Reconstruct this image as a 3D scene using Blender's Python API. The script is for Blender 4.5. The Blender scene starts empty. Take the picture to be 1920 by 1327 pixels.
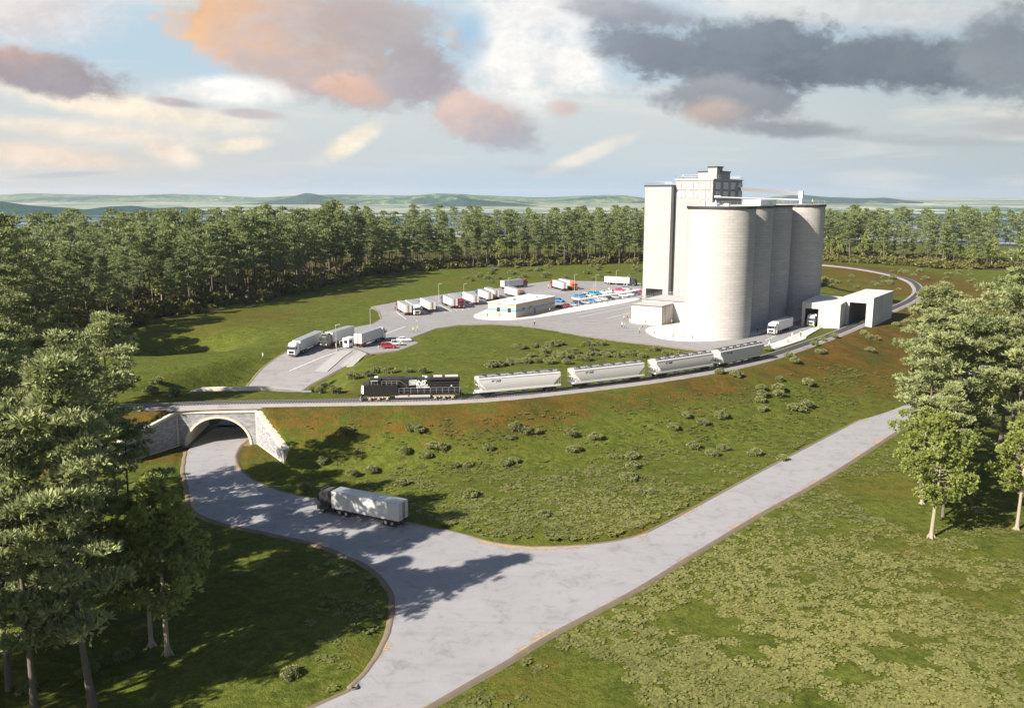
import bpy, bmesh, math, random
import numpy as np
from mathutils import Vector, Matrix
from mathutils.geometry import tessellate_polygon
from mathutils import noise as mnoise
sc = bpy.context.scene
COL = sc.collection
R = math.radians
random.seed(11)
rng = np.random.default_rng(11)
EXPO = 1.18
# ------------------------------------------------------------------ camera
FPX, PITCH, CAMH = 1614.0, math.atan(297.5/1614.0), 44.0
cam_d = bpy.data.cameras.new('camera'); cam = bpy.data.objects.new('camera', cam_d); COL.objects.link(cam)
cam.location = (0, 0, CAMH); cam.rotation_euler = (math.pi/2 - PITCH, 0, 0)
cam_d.sensor_width = 36; cam_d.lens = FPX/1920*36; cam_d.clip_start = 1; cam_d.clip_end = 60000
sc.camera = cam
SUN_AZ = R(220.5); SUN_EL = R(32)          # direction towards the sun, measured from +X
SUNV = Vector((math.cos(SUN_AZ)*math.cos(SUN_EL), math.sin(SUN_AZ)*math.cos(SUN_EL), math.sin(SUN_EL)))

def ray(px, py):
    a = (px-960)/FPX; b = (663.5-py)/FPX
    return (a, math.cos(PITCH)+b*math.sin(PITCH), -math.sin(PITCH)+b*math.cos(PITCH))
def G(px, py, z=0.0):
    d = ray(px, py); t = (z-CAMH)/d[2]
    return (d[0]*t, d[1]*t)

# ------------------------------------------------------------------ scene graph helpers
def tag(o, label=None, cat=None, group=None, kind=None):
    if label: o['label'] = label
    if cat: o['category'] = cat
    if group: o['group'] = group
    if kind: o['kind'] = kind
    return o
def empty(name, loc=(0,0,0), rz=0.0, label=None, cat=None, group=None):
    o = bpy.data.objects.new(name, None); COL.objects.link(o)
    o.empty_display_size = 0.5
    o.location = loc; o.rotation_euler = (0, 0, rz)
    return tag(o, label, cat, group)
KIDS = {}
def setparent(o, p):
    o.parent = p; KIDS.setdefault(p.name, []).append(o)
def copy_tree(o, parent=None):
    c = o.copy(); COL.objects.link(c)
    if parent: setparent(c, parent)
    for ch in KIDS.get(o.name, []): copy_tree(ch, c)
    return c
def relabel(o, label, group=None):
    o['label'] = label
    if group: o['group'] = group
def np_mesh(name, V, F, mats, parent=None, smooth=False, mi=None, attrs=None, uv=None):
    """V (n,3), F list of index arrays or (m,k) array"""
    me = bpy.data.meshes.new(name)
    V = np.asarray(V, dtype=np.float32)
    if isinstance(F, np.ndarray):
        m, k = F.shape
        loops = F.ravel().astype(np.int32); starts = np.arange(0, m*k, k, dtype=np.int32); tot = np.full(m, k, np.int32)
    else:
        loops = np.array([i for f in F for i in f], np.int32); tot = np.array([len(f) for f in F], np.int32)
        starts = np.concatenate(([0], np.cumsum(tot)[:-1])).astype(np.int32); m = len(F)
    me.vertices.add(len(V)); me.vertices.foreach_set('co', V.ravel())
    me.loops.add(len(loops)); me.loops.foreach_set('vertex_index', loops)
    me.polygons.add(m); me.polygons.foreach_set('loop_start', starts)
    me.polygons.foreach_set('loop_total', tot)
    if mi is not None: me.polygons.foreach_set('material_index', np.asarray(mi, np.int32))
    if uv is not None:
        l = me.uv_layers.new(name='UVMap'); l.data.foreach_set('uv', np.asarray(uv, np.float32).ravel())
    for n_, a in (attrs or {}).items():
        at = me.attributes.new(n_, 'FLOAT', 'POINT'); at.data.foreach_set('value', np.asarray(a, np.float32))
    me.update(calc_edges=True); me.validate()
    me.polygons.foreach_set('use_smooth', np.full(len(me.polygons), bool(smooth)))
    for mm in (mats if isinstance(mats, (list, tuple)) else [mats]): me.materials.append(mm)
    o = bpy.data.objects.new(name, me); COL.objects.link(o)
    if parent: setparent(o, parent)
    return o
class MB:
    def __init__(s): s.v=[]; s.f=[]; s.m=[]; s.u=[]; s.custom=False
    def add(s, vs, fs, mi=0, uvs=None):
        b=len(s.v); s.v+= [tuple(p) for p in vs]
        for k,f in enumerate(fs):
            s.f.append([b+i for i in f]); s.m.append(mi); s.u.append(uvs[k] if uvs else None)
        return s
    def box(s, c, d, rz=0, mi=0, top=1.0, topy=None, rx=0, ry=0):
        hx,hy,hz=d[0]/2,d[1]/2,d[2]/2; ty=top if topy is None else topy
        P=[(-hx,-hy,-hz),(hx,-hy,-hz),(hx,hy,-hz),(-hx,hy,-hz),(-hx*top,-hy*ty,hz),(hx*top,-hy*ty,hz),(hx*top,hy*ty,hz),(-hx*top,hy*ty,hz)]
        M=Matrix.Translation(c)@Matrix.Rotation(rz,4,'Z')@Matrix.Rotation(ry,4,'Y')@Matrix.Rotation(rx,4,'X')
        return s.add([M@Vector(p) for p in P],[(0,3,2,1),(4,5,6,7),(0,1,5,4),(1,2,6,5),(2,3,7,6),(3,0,4,7)],mi)
    def bb(s, x0,x1,y0,y1,z0,z1, mi=0): return s.box(((x0+x1)/2,(y0+y1)/2,(z0+z1)/2),(x1-x0,y1-y0,z1-z0),mi=mi)
    def bevbox(s, x0,x1,y0,y1,z0,z1,b=.05,mi=0):
        """box with chamfered vertical and top edges"""
        def ring(x0,x1,y0,y1,z): return [(x0+b,y0,z),(x1-b,y0,z),(x1,y0+b,z),(x1,y1-b,z),(x1-b,y1,z),(x0+b,y1,z),(x0,y1-b,z),(x0,y0+b,z)]
        return s.loft([ring(x0,x1,y0,y1,z0),ring(x0,x1,y0,y1,z1-b),ring(x0+b,x1-b,y0+b,y1-b,z1)],True,True,mi)
    def loft(s, rings, cap0=False, cap1=False, mi=0, closed=True):
        n=len(rings[0]); vs=[p for r in rings for p in r]; fs=[]
        for i in range(len(rings)-1):
            for j in range(n if closed else n-1):
                k=(j+1)%n; fs.append((i*n+j,i*n+k,(i+1)*n+k,(i+1)*n+j))
        if cap0: fs.append(tuple(range(n-1,-1,-1)))
        if cap1: fs.append(tuple((len(rings)-1)*n+j for j in range(n)))
        return s.add(vs,fs,mi)
    def tube(s, pts, rad, n=6, mi=0, caps=True):
        pts=[Vector(p) for p in pts]; rad=rad if isinstance(rad,(list,tuple)) else [rad]*len(pts); rings=[]
        for i,p in enumerate(pts):
            t=(pts[min(i+1,len(pts)-1)]-pts[max(i-1,0)]).normalized()
            a=Vector((0,0,1)) if abs(t.z)<.9 else Vector((1,0,0))
            u=t.cross(a).normalized(); w=u.cross(t)
            rings.append([p+(u*math.cos(2*math.pi*j/n)+w*math.sin(2*math.pi*j/n))*rad[i] for j in range(n)])
        return s.loft(rings,caps,caps,mi)
    def prism(s, poly, z0, z1, mi=0):
        n=len(poly); return s.loft([[(x,y,z0) for x,y in poly],[(x,y,z1) for x,y in poly]],True,True,mi)
    def extr(s, prof, y0, y1, mi=0):
        """profile in xz extruded along y"""
        return s.loft([[(x,y0,z) for x,z in prof],[(x,y1,z) for x,z in prof]],True,True,mi)
    def wheel(s, c, r, w, n=16, mi=0, axis='y'):
        rings=[]
        for yy,rr in ((-w/2,r*.9),(-w/2*.75,r),(w/2*.75,r),(w/2,r*.9)):
            rings.append([(c[0]+rr*math.cos(2*math.pi*j/n),c[1]+yy,c[2]+rr*math.sin(2*math.pi*j/n)) for j in range(n)])
        return s.loft(rings,True,True,mi)
    def build(s, name, mats, parent=None, smooth=False, auto=None, loc=None):
        uv=[]; V=s.v
        for f,u in zip(s.f,s.u):
            if u: uv+= list(u); continue
            a=Vector(V[f[0]]); b=Vector(V[f[1]]); c=Vector(V[f[2]]); n=(b-a).cross(c-a)
            if n.length>1e-9: n.normalize()
            if abs(n.z)<.75:
                h=Vector((-n.y,n.x,0)); h=h.normalized() if h.length>1e-6 else Vector((1,0,0))
                uv+=[(Vector(V[i]).dot(h),V[i][2]) for i in f]
            else: uv+=[(V[i][0],V[i][1]) for i in f]
        o=np_mesh(name,V,s.f,mats,parent,False,s.m,None,uv)
        if smooth: 
            for p in o.data.polygons: p.use_smooth=True
        if auto is not None:
            for p in o.data.polygons: p.use_smooth=True
            o.data.set_sharp_from_angle(angle=R(auto))
        if loc: o.location=loc
        return o

# ------------------------------------------------------------------ materials
class NT:
    def __init__(s, tree): s.t=tree; s.n=tree.nodes; s.l=tree.links
    def new(s, t, **k):
        n=s.n.new(t)
        for a,b in k.items(): setattr(n,a,b)
        return n
    def set(s, sock, v):
        if hasattr(v,'links') or isinstance(v,bpy.types.NodeSocket): s.l.new(v,sock)
        elif isinstance(v,(tuple,list)) and len(v)==3 and sock.type=='RGBA': sock.default_value=(*v,1)
        else: sock.default_value=v
    def math(s, op, a, b=None, c=None, clamp=False):
        n=s.new('ShaderNodeMath',operation=op,use_clamp=clamp); s.set(n.inputs[0],a)
        if b is not None: s.set(n.inputs[1],b)
        if c is not None: s.set(n.inputs[2],c)
        return n.outputs[0]
    def vmath(s, op, a, b=None, out=0):
        n=s.new('ShaderNodeVectorMath',operation=op); s.set(n.inputs[0],a)
        if b is not None: s.set(n.inputs[3 if op=='SCALE' else 1],b)
        return n.outputs[out]
    def mix(s, f, a, b, typ='MIX'):
        n=s.new('ShaderNodeMix',data_type='RGBA',blend_type=typ); s.set(n.inputs[0],f); s.set(n.inputs[6],a); s.set(n.inputs[7],b); return n.outputs[2]
    def noise(s, vec, scale, detail=4, rough=.55, dist=0, dim='3D'):
        n=s.new('ShaderNodeTexNoise',noise_dimensions=dim); s.set(n.inputs['Scale'],scale); s.set(n.inputs['Detail'],detail)
        s.set(n.inputs['Roughness'],rough); s.set(n.inputs['Distortion'],dist)
        if vec is not None: s.l.new(vec,n.inputs['Vector'])
        return n.outputs[0]
    def ramp(s, f, lo, hi, o0=0., o1=1.):
        n=s.new('ShaderNodeMapRange',interpolation_type='SMOOTHSTEP'); s.set(n.inputs[0],f)
        s.set(n.inputs[1],lo); s.set(n.inputs[2],hi); s.set(n.inputs[3],o0); s.set(n.inputs[4],o1); return n.outputs[0]
    def mapping(s, vec, scale=(1,1,1), loc=(0,0,0), rot=(0,0,0)):
        n=s.new('ShaderNodeMapping'); s.l.new(vec,n.inputs[0]); n.inputs[1].default_value=loc; n.inputs[2].default_value=rot; n.inputs[3].default_value=scale
        return n.outputs[0]
    def bump(s, h, st=.3, dist=.1):
        n=s.new('ShaderNodeBump'); n.inputs['Strength'].default_value=st; n.inputs['Distance'].default_value=dist; s.l.new(h,n.inputs['Height']); return n.outputs[0]
def newmat(name):
    m=bpy.data.materials.new(name); m.use_nodes=True; t=NT(m.node_tree); t.n.clear()
    out=t.new('ShaderNodeOutputMaterial'); b=t.new('ShaderNodeBsdfPrincipled'); t.l.new(b.outputs[0],out.inputs[0])
    return m,t,b,out
def pos(t): return t.new('ShaderNodeNewGeometry').outputs['Position']
def simple(name, col, rough=.5, metal=0., var=.12, scale=1.5, bump=0., spec=.5, coat=0., dirt=None):
    m,t,b,_=newmat(name); v=t.new('ShaderNodeTexCoord').outputs['Object']
    n=t.noise(v,scale,5,.6)
    c=t.mix(n,tuple(x*(1-var) for x in col),tuple(min(1,x*(1+var)) for x in col))
    if dirt:
        d=t.ramp(t.noise(t.mapping(v,(1,1,.25)),scale*.9,5,.65),.5,.75); c=t.mix(t.math('MULTIPLY',d,dirt[1]),c,dirt[0])
    t.set(b.inputs['Base Color'],c); b.inputs['Roughness'].default_value=rough; b.inputs['Metallic'].default_value=metal
    b.inputs['Specular IOR Level'].default_value=spec
    if coat: b.inputs['Coat Weight'].default_value=coat; b.inputs['Coat Roughness'].default_value=.08
    if bump: t.set(b.inputs['Normal'],t.bump(t.noise(v,scale*8,4,.6),bump,.03))
    return m
def blockwall(name, col, mortar, bw, bh, rough=.85, band=.25, contrast=.12):
    """precast block / brick courses laid out in metres on UV"""
    m,t,b,_=newmat(name); uv=t.new('ShaderNodeUVMap').outputs[0]
    br=t.new('ShaderNodeTexBrick'); t.l.new(uv,br.inputs['Vector'])
    br.offset=.5; br.inputs['Scale'].default_value=1; br.inputs['Brick Width'].default_value=bw; br.inputs['Row Height'].default_value=bh
    br.inputs['Mortar Size'].default_value=bh*.045; br.inputs['Mortar Smooth'].default_value=.3; br.inputs['Bias'].default_value=0
    lo=tuple(x*(1-contrast) for x in col); hi=tuple(min(1,x*(1+contrast)) for x in col)
    br.inputs['Color1'].default_value=(*lo,1); br.inputs['Color2'].default_value=(*hi,1); br.inputs['Mortar'].default_value=(*mortar,1)
    n1=t.ramp(t.noise(t.mapping(uv,(.06,.5,1)),1,5,.6),.35,.7)
    c=t.mix(t.math('MULTIPLY',n1,band),br.outputs[0],tuple(x*.72 for x in col))
    n2=t.ramp(t.noise(t.mapping(uv,(.5,.05,1)),1,6,.65),.5,.8)
    c=t.mix(t.math('MULTIPLY',n2,band*.6),c,tuple(x*y for x,y in zip(col,(.75,.72,.68))))
    t.set(b.inputs['Base Color'],c); b.inputs['Roughness'].default_value=rough; b.inputs['Specular IOR Level'].default_value=.25
    h=t.math('SUBTRACT',t.math('MULTIPLY',t.noise(uv,2.2,5,.6),.5),br.outputs[1])
    t.set(b.inputs['Normal'],t.bump(h,.55,.04))
    return m
M={}
M['silo']=blockwall('silo_block',(.415,.395,.378),(.265,.252,.241),2.7,.92,band=.30,contrast=.06)
M['towerwall']=blockwall('tower_block',(.36,.343,.327),(.275,.262,.25),2.7,.92,band=.25,contrast=.05)
M['tan']=blockwall('tan_block',(.46,.41,.30),(.40,.35,.26),.8,.4,band=.2,contrast=.06)
M['stone']=blockwall('stone_facing',(.285,.285,.30),(.17,.17,.18),.75,.27,band=.15,contrast=.28)
M['concrete']=simple('pale_concrete',(.55,.53,.505),.85,0,.08,.35,.25,.3,dirt=((.42,.40,.37),.35))
M['concrete2']=simple('stained_concrete',(.48,.462,.435),.85,0,.12,.3,.25,.3,dirt=((.27,.25,.23),.6))
M['apron']=simple('apron_concrete',(.55,.53,.505),.85,0,.07,.2,.1,.3)
M['roofgrey']=simple('flat_roof',(.44,.42,.40),.9,0,.12,.2,.1,.2)
M['black']=simple('black_edge',(.022,.023,.025),.6,0,.15,1,.0)
M['cope']=simple('cream_concrete',(.51,.475,.40),.85,0,.08,.4,.2,.3,dirt=((.4,.37,.3),.3))
M['archlin']=simple('arch_lining',(.62,.57,.47),.85,0,.08,.3,.2,.3)
M['steel']=simple('galvanised_steel',(.55,.56,.57),.45,.7,.08,2)
M['whitepaint']=simple('white_paint',(.74,.74,.74),.45,0,.04,1)
M['white_trailer']=simple('white_trailer_panel',(.56,.56,.55),.4,0,.05,.8,dirt=((.42,.41,.39),.3))
M['glass']=simple('dark_glass',(.02,.025,.03),.08,0,.1,1,spec=.8)
M['winglass']=simple('window_pane',(.82,.83,.84),.3,0,.05,1,spec=.7)
M['shadebay']=simple('grey_bay',(.48,.48,.48),.5,0,.1,1)
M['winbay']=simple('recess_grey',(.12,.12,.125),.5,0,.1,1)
M['blue']=simple('blue_band',(.11,.25,.55),.6,0,.08,1)
M['rubber']=simple('tyre_rubber',(.018,.018,.019),.85,0,.2,4)
M['rim']=simple('alloy_rim',(.55,.56,.58),.35,.8,.1,3)
M['chassis']=simple('chassis_black',(.02,.02,.022),.6,.1,.2,3)
M['redlamp']=simple('red_lamp',(.35,.02,.015),.3,0,.1,3)
M['yellowmark']=simple('yellow_marker',(.70,.48,.03),.5,0,.1,3)
M['lamp']=simple('lamp_lens',(.8,.8,.78),.15,0,.03,3,spec=.8)
M['loco']=simple('loco_black',(.014,.0125,.0125),.42,.0,.25,.8,coat=.15,dirt=((.05,.04,.035),.45))
M['bogie']=simple('loco_running_gear',(.42,.36,.25),.75,0,.3,2.5,.2)
M['tank']=simple('tank_grey',(.50,.46,.42),.5,0,.08,.8,dirt=((.33,.28,.24),.4))
M['hopper']=simple('hopper_grey',(.60,.59,.58),.42,0,.03,.4,coat=.1,dirt=((.50,.48,.46),.25))
M['hopperroof']=simple('hopper_roof',(.46,.48,.50),.5,.1,.08,1)
M['wheelsteel']=simple('wheel_steel',(.04,.036,.033),.6,.3,.25,3)
M['railsteel']=simple('rail_steel',(.33,.33,.34),.35,.8,.1,2)
M['sleeper']=simple('sleeper',(.035,.034,.036),.85,0,.25,1.5,.2)
M['logo_dark']=simple('logo_dark',(.03,.03,.035),.5)
M['logo_white']=simple('logo_white',(.78,.78,.78),.5)
M['skin']=simple('skin',(.45,.28,.20),.6,0,.05,5)
M['hivis']=simple('hivis_yellow',(.50,.48,.10),.7,0,.06,5)
M['orangevest']=simple('orange_vest',(.55,.22,.05),.7,0,.06,5)
M['hat_y']=simple('yellow_hat',(.80,.62,.06),.4,0,.03,5)
M['hat_w']=simple('white_hat',(.78,.78,.77),.4,0,.03,5)
M['jeans']=simple('blue_denim',(.07,.11,.22),.8,0,.15,5)
M['darkcloth']=simple('dark_cloth',(.03,.03,.035),.8,0,.15,5)
M['whitecloth']=simple('white_cloth',(.70,.70,.68),.8,0,.08,5)
M['greycloth']=simple('grey_cloth',(.25,.25,.26),.8,0,.08,5)
M['kerb']=simple('kerb_earth',(.17,.14,.10),.95,0,.25,.7,.5,.1)
M['stain']=simple('rust_edge',(.30,.19,.09),.95,0,.2,1)
def paint(name,col,coat=.5,metal=.0): 
    M[name]=simple(name,col,.35,metal,.05,1,coat=coat); return M[name]
for n_,c_ in dict(car_blue=(.03,.17,.42),car_teal=(.02,.28,.42),car_white=(.72,.72,.72),car_grey=(.30,.31,.33),car_black=(.015,.015,.018),car_red=(.42,.015,.03),
    car_magenta=(.55,.02,.10),car_darkred=(.20,.02,.02),car_navy=(.02,.035,.11),car_silver=(.52,.53,.55),cab_red=(.25,.02,.02),cab_white=(.70,.70,.70),cab_dark=(.022,.022,.025),
    cab_orange=(.75,.13,.012),cab_blue=(.02,.07,.28),cab_brown=(.16,.09,.05),cab_chrome=(.10,.095,.085)).items(): paint(n_,c_,metal=.75 if n_=='cab_chrome' else 0)

def ground_mat():
    m,t,b,_=newmat('grassland'); p=pos(t)
    dry=t.new('ShaderNodeAttribute',attribute_name='dry').outputs['Fac']
    n_big=t.noise(p,.021,5,.6); n_mid=t.noise(p,.11,5,.62); n_f=t.noise(p,.9,5,.7); n_ff=t.noise(p,4.5,3,.7); n_p=t.noise(t.mapping(p,(.28,.42,.3)),1,5,.72,.5)
    g=t.mix(n_mid,(.052,.080,.012),(.165,.185,.036))
    g=t.mix(t.ramp(n_f,.35,.7),g,(.185,.200,.052))
    g=t.mix(t.ramp(n_big,.52,.72),g,(.185,.165,.042))
    rust=t.mix(n_f,(.105,.058,.016),(.250,.140,.040))
    rust=t.mix(t.ramp(n_mid,.42,.66),rust,(.110,.098,.028))
    f=t.math('ADD',t.math('MULTIPLY',dry,.62),t.math('SUBTRACT',t.math('MULTIPLY',n_mid,1.25),.42))
    f=t.math('ADD',f,t.math('MULTIPLY',t.math('SUBTRACT',n_big,.5),1.0))
    f=t.math('ADD',f,t.math('MULTIPLY',t.math('SUBTRACT',n_f,.5),1.1)); f=t.math('ADD',f,t.math('MULTIPLY',t.math('SUBTRACT',n_p,.5),1.5))
    near=t.mix(t.ramp(f,.38,.66),g,rust)
    near=t.mix(.45,near,t.mix(t.ramp(n_ff,.3,.7),(.12,.14,.1),(1.15,1.15,1.1)),'MULTIPLY')
    near=t.mix(.75,near,t.mix(t.ramp(n_p,.3,.66),(.56,.58,.50),(1.15,1.13,1.05)),'MULTIPLY')
    # bare soil below the woods
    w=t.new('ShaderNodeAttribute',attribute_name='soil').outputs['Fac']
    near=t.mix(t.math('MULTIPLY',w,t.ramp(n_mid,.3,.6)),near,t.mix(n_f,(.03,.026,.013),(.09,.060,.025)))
    # far plain: fields, woods, pale ground and water strips
    q=t.mapping(p,(.00055,.0016,0))
    f1=t.noise(q,1.0,7,.68,.3); f2=t.noise(t.mapping(p,(.0014,.004,0),(13,7,3)),1,6,.7); f3=t.noise(t.mapping(p,(.00025,.0005,0),(3,1,9)),1,4,.6)
    c=t.mix(t.ramp(f1,.42,.54),(.012,.040,.060),(.05,.10,.115))
    c=t.mix(t.ramp(f2,.52,.58),c,(.30,.29,.36))
    c=t.mix(t.ramp(f2,.64,.68),c,(.58,.55,.58))
    dist=t.new('ShaderNodeSeparateXYZ'); t.l.new(p,dist.inputs[0])
    farf=t.ramp(dist.outputs[1],2600,4200)
    c2=t.mix(t.ramp(f1,.40,.6),(.015,.095,.075),(.17,.22,.14)); c2=t.mix(t.ramp(f2,.51,.56),c2,(.50,.46,.38))
    c=t.mix(farf,c,c2)
    isfar=t.new('ShaderNodeAttribute',attribute_name='far').outputs['Fac']
    near=t.mix(1.,near,(.75,.79,.62),'MULTIPLY'); col=t.mix(isfar,near,c)
    t.set(b.inputs['Base Color'],col); b.inputs['Roughness'].default_value=.95; b.inputs['Specular IOR Level'].default_value=.08
    h=t.math('ADD',t.math('MULTIPLY',n_f,1.0),t.math('MULTIPLY',n_ff,.35))
    t.set(b.inputs['Normal'],t.bump(h,.8,.35))
    return m
def road_mat(name, c0, c1, streak=.15, crack=True):
    c0=tuple(v*.84 for v in c0); c1=tuple(v*.84 for v in c1)
    m,t,b,_=newmat(name); p=pos(t)
    n1=t.noise(p,.08,5,.6); n2=t.noise(p,.35,8,.74,.6); n3=t.noise(p,7,3,.7)
    c=t.mix(n1,c0,c1); c=t.mix(t.ramp(n2,.48,.72,0,.62),c,tuple(x*.66 for x in c0)); c=t.mix(t.ramp(n2,.25,.45,.4,0),c,tuple(min(1,x*1.12) for x in c1))
    c=t.mix(.22,c,t.mix(n3,(.55,.55,.55),(1,1,1)),'MULTIPLY')
    if streak:
        s=t.ramp(t.noise(t.mapping(p,(.05,.5,.1),(0,0,0),(0,0,R(38))),1,5,.65),.5,.75)
        c=t.mix(t.math('MULTIPLY',s,streak),c,tuple(x*.6 for x in c0))
    t.set(b.inputs['Base Color'],c); b.inputs['Roughness'].default_value=.88; b.inputs['Specular IOR Level'].default_value=.25
    t.set(b.inputs['Normal'],t.bump(t.math('ADD',n3,n2),.35,.03))
    return m
M['ground']=ground_mat()
M['road']=road_mat('pale_gravel_road',(.31,.305,.318),(.41,.405,.42),.22)
M['lot']=road_mat('worn_asphalt',(.28,.273,.273),(.35,.34,.34),.5)
M['ballast']=road_mat('ballast_stone',(.29,.265,.26),(.40,.37,.36),0)
def sand_mat():
    m,t,b,out=newmat('sand_drift'); p=pos(t); a=t.new('ShaderNodeAttribute',attribute_name='edge').outputs['Fac']
    n=t.math('ADD',t.math('MULTIPLY',t.noise(p,.11,3,.5),1.6),t.math('MULTIPLY',t.noise(p,2.2,5,.75),.75))
    f=t.ramp(t.math('SUBTRACT',n,t.math('MULTIPLY',a,.50)),1.20,1.34)
    t.set(b.inputs['Base Color'],t.mix(t.noise(p,1.5,4,.6),(.40,.28,.18),(.48,.37,.27))); b.inputs['Roughness'].default_value=.95; b.inputs['Specular IOR Level'].default_value=.1
    tr=t.new('ShaderNodeBsdfTransparent'); mx=t.new('ShaderNodeMixShader'); t.l.new(t.math('MULTIPLY',f,.85),mx.inputs[0]); t.l.new(tr.outputs[0],mx.inputs[1]); t.l.new(b.outputs[0],mx.inputs[2]); t.l.new(mx.outputs[0],out.inputs[0])
    return m
M['sand']=sand_mat()
def leaf_mat(name, lo, hi, trans=.3, warm=None):
    lo=tuple(v*.80 for v in lo); hi=tuple(v*.80 for v in hi)
    m,t,b,out=newmat(name)
    a=t.new('ShaderNodeAttribute',attribute_name='tint').outputs['Fac']
    oi=t.new('ShaderNodeObjectInfo').outputs['Random']
    f=t.math('ADD',t.math('MULTIPLY',a,.7),t.math('MULTIPLY',oi,.3))
    c=t.mix(f,lo,hi)
    if warm: c=t.mix(t.ramp(oi,.6,1.,0,.55),c,warm)
    t.set(b.inputs['Base Color'],c); b.inputs['Roughness'].default_value=.6; b.inputs['Specular IOR Level'].default_value=.22
    tl=t.new('ShaderNodeBsdfTranslucent'); t.set(tl.inputs[0],t.mix(.5,c,hi)); mx=t.new('ShaderNodeMixShader'); mx.inputs[0].default_value=trans
    t.l.new(b.outputs[0],mx.inputs[1]); t.l.new(tl.outputs[0],mx.inputs[2]); t.l.new(mx.outputs[0],out.inputs[0])
    return m
M['needle']=leaf_mat('pine_needles',(.155,.195,.072),(.48,.515,.235))
M['needle_far']=leaf_mat('pine_needles_distant',(.135,.183,.068),(.39,.44,.19),.42)
M['leaf']=leaf_mat('young_leaf',(.16,.20,.04),(.38,.42,.12),.35)
M['bushleaf']=leaf_mat('bush_leaf',(.155,.18,.062),(.39,.405,.175),.3)
M['under']=leaf_mat('undergrowth_leaf',(.11,.115,.03),(.27,.25,.08),.3)
M['cover']=leaf_mat('groundcover_leaf',(.095,.115,.028),(.325,.318,.105),.15)
def bark_mat(name,lo,hi):
    m,t,b,_=newmat(name); v=t.new('ShaderNodeTexCoord').outputs['Object']
    n=t.noise(t.mapping(v,(3,3,.6)),2.0,5,.7)
    t.set(b.inputs['Base Color'],t.mix(n,lo,hi)); b.inputs['Roughness'].default_value=.9; b.inputs['Specular IOR Level'].default_value=.15
    t.set(b.inputs['Normal'],t.bump(n,.7,.08)); return m
M['bark']=bark_mat('pine_bark',(.055,.045,.038),(.19,.16,.135))
M['palebark']=bark_mat('pale_bark',(.20,.165,.12),(.40,.34,.26))
M['hill']=None
# ------------------------------------------------------------------ terrain
def catmull(P, n=8, closed=False):
    P=[np.array(p,float) for p in P]; out=[]; m=len(P)
    rng_=range(m if closed else m-1)
    for i in rng_:
        p1,p2=P[i],P[(i+1)%m]
        p0=P[i-1] if (i>0 or closed) else 2*p1-p2
        p3=P[(i+2)%m] if (i+2<m or closed) else 2*p2-p1
        for k in range(n):
            t=k/n; out.append(.5*((2*p1)+(-p0+p2)*t+(2*p0-5*p1+4*p2-p3)*t*t+(-p0+3*p1-3*p2+p3)*t**3))
    if not closed: out.append(P[-1])
    return np.array(out)
def resample(P, step):
    d=np.r_[0,np.cumsum(np.linalg.norm(np.diff(P,axis=0),axis=1))]
    n=max(2,int(round(d[-1]/step))+1); s=np.linspace(0,d[-1],n)
    return np.c_[np.interp(s,d,P[:,0]),np.interp(s,d,P[:,1])]
def sm(x,a,b):
    t=np.clip((x-a)/(b-a),0,1); return t*t*(3-2*t)
RAILPX=[(200,760),(415,752),(640,748.5),(873,743.5),(1040,729),(1205,709.5),(1330,690),(1424,670),(1500,646),(1560,625),(1600,609),(1670,578),(1705,562),(1722,548),(1722,538),(1706,524),(1660,511),(1600,501),(1540,495)]
rail_pts=[(-330,112),(-240,137),(-170,158),(-120,170)]+[G(x,y,.8) for x,y in RAILPX]+[(180,571),(150,582),(118,588)]
RAIL=resample(catmull(rail_pts,12),1.0)
for _ in range(40): RAIL[1:-1]=.5*RAIL[1:-1]+.25*(RAIL[:-2]+RAIL[2:])
RAIL=resample(RAIL,1.0)
RT=np.gradient(RAIL,axis=0); RT/=np.linalg.norm(RT,axis=1)[:,None]
def rail_sd(x,y):
    x=np.atleast_1d(x).astype(float); y=np.atleast_1d(y).astype(float); out=np.empty(x.shape)
    for a in range(0,len(x),8000):
        X=x[a:a+8000,None]; Y=y[a:a+8000,None]
        d2=(X-RAIL[None,:,0])**2+(Y-RAIL[None,:,1])**2; j=d2.argmin(1); d=np.sqrt(d2[np.arange(len(j)),j])
        cr=RT[j,0]*(y[a:a+8000]-RAIL[j,1])-RT[j,1]*(x[a:a+8000]-RAIL[j,0])
        out[a:a+8000]=np.where(cr<0,d,-d)
    return out
def pip(poly,x,y):
    poly=np.asarray(poly); ins=np.zeros(x.shape,bool); n=len(poly); j=n-1
    for i in range(n):
        xi,yi=poly[i]; xj,yj=poly[j]
        if yi!=yj:
            c=((yi>y)!=(yj>y))&(x<(xj-xi)*(y-yi)/(yj-yi)+xi); ins^=c
        j=i
    return ins
ZF=-8.0
PL=(-70.3,175.1); PRt=(-54.0,176.4); WL=(-77.2,161.5); WR=(-44.9,163.0)
CUTF=[(-70.9,175.8),(-53.6,177.1),(-44.1,163.4),(-44.6,153),(-79.0,153),(-78.0,161.2)]
YB=192.6
def prof(y): return np.interp(y,[192,200,214,228,240,252,262],[-8,-7.5,-5.6,-3.1,-1.3,-.3,0.])
def GT(px,py,z0=None):
    """point on the terrain seen at that pixel of the photograph"""
    d=ray(px,py); t=np.linspace(60,900,840) if d[2]<-.02 else np.linspace(60,900,840)
    zz=CAMH+d[2]*t; g=zt(d[0]*t,d[1]*t); k=np.argmax(zz<=g)
    lo,hi=t[max(k-1,0)],t[k]
    for _ in range(14):
        mid=.5*(lo+hi)
        if CAMH+d[2]*mid<=zt(d[0]*mid,d[1]*mid)[0]: hi=mid
        else: lo=mid
    return (d[0]*hi,d[1]*hi,CAMH+d[2]*hi)
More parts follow.
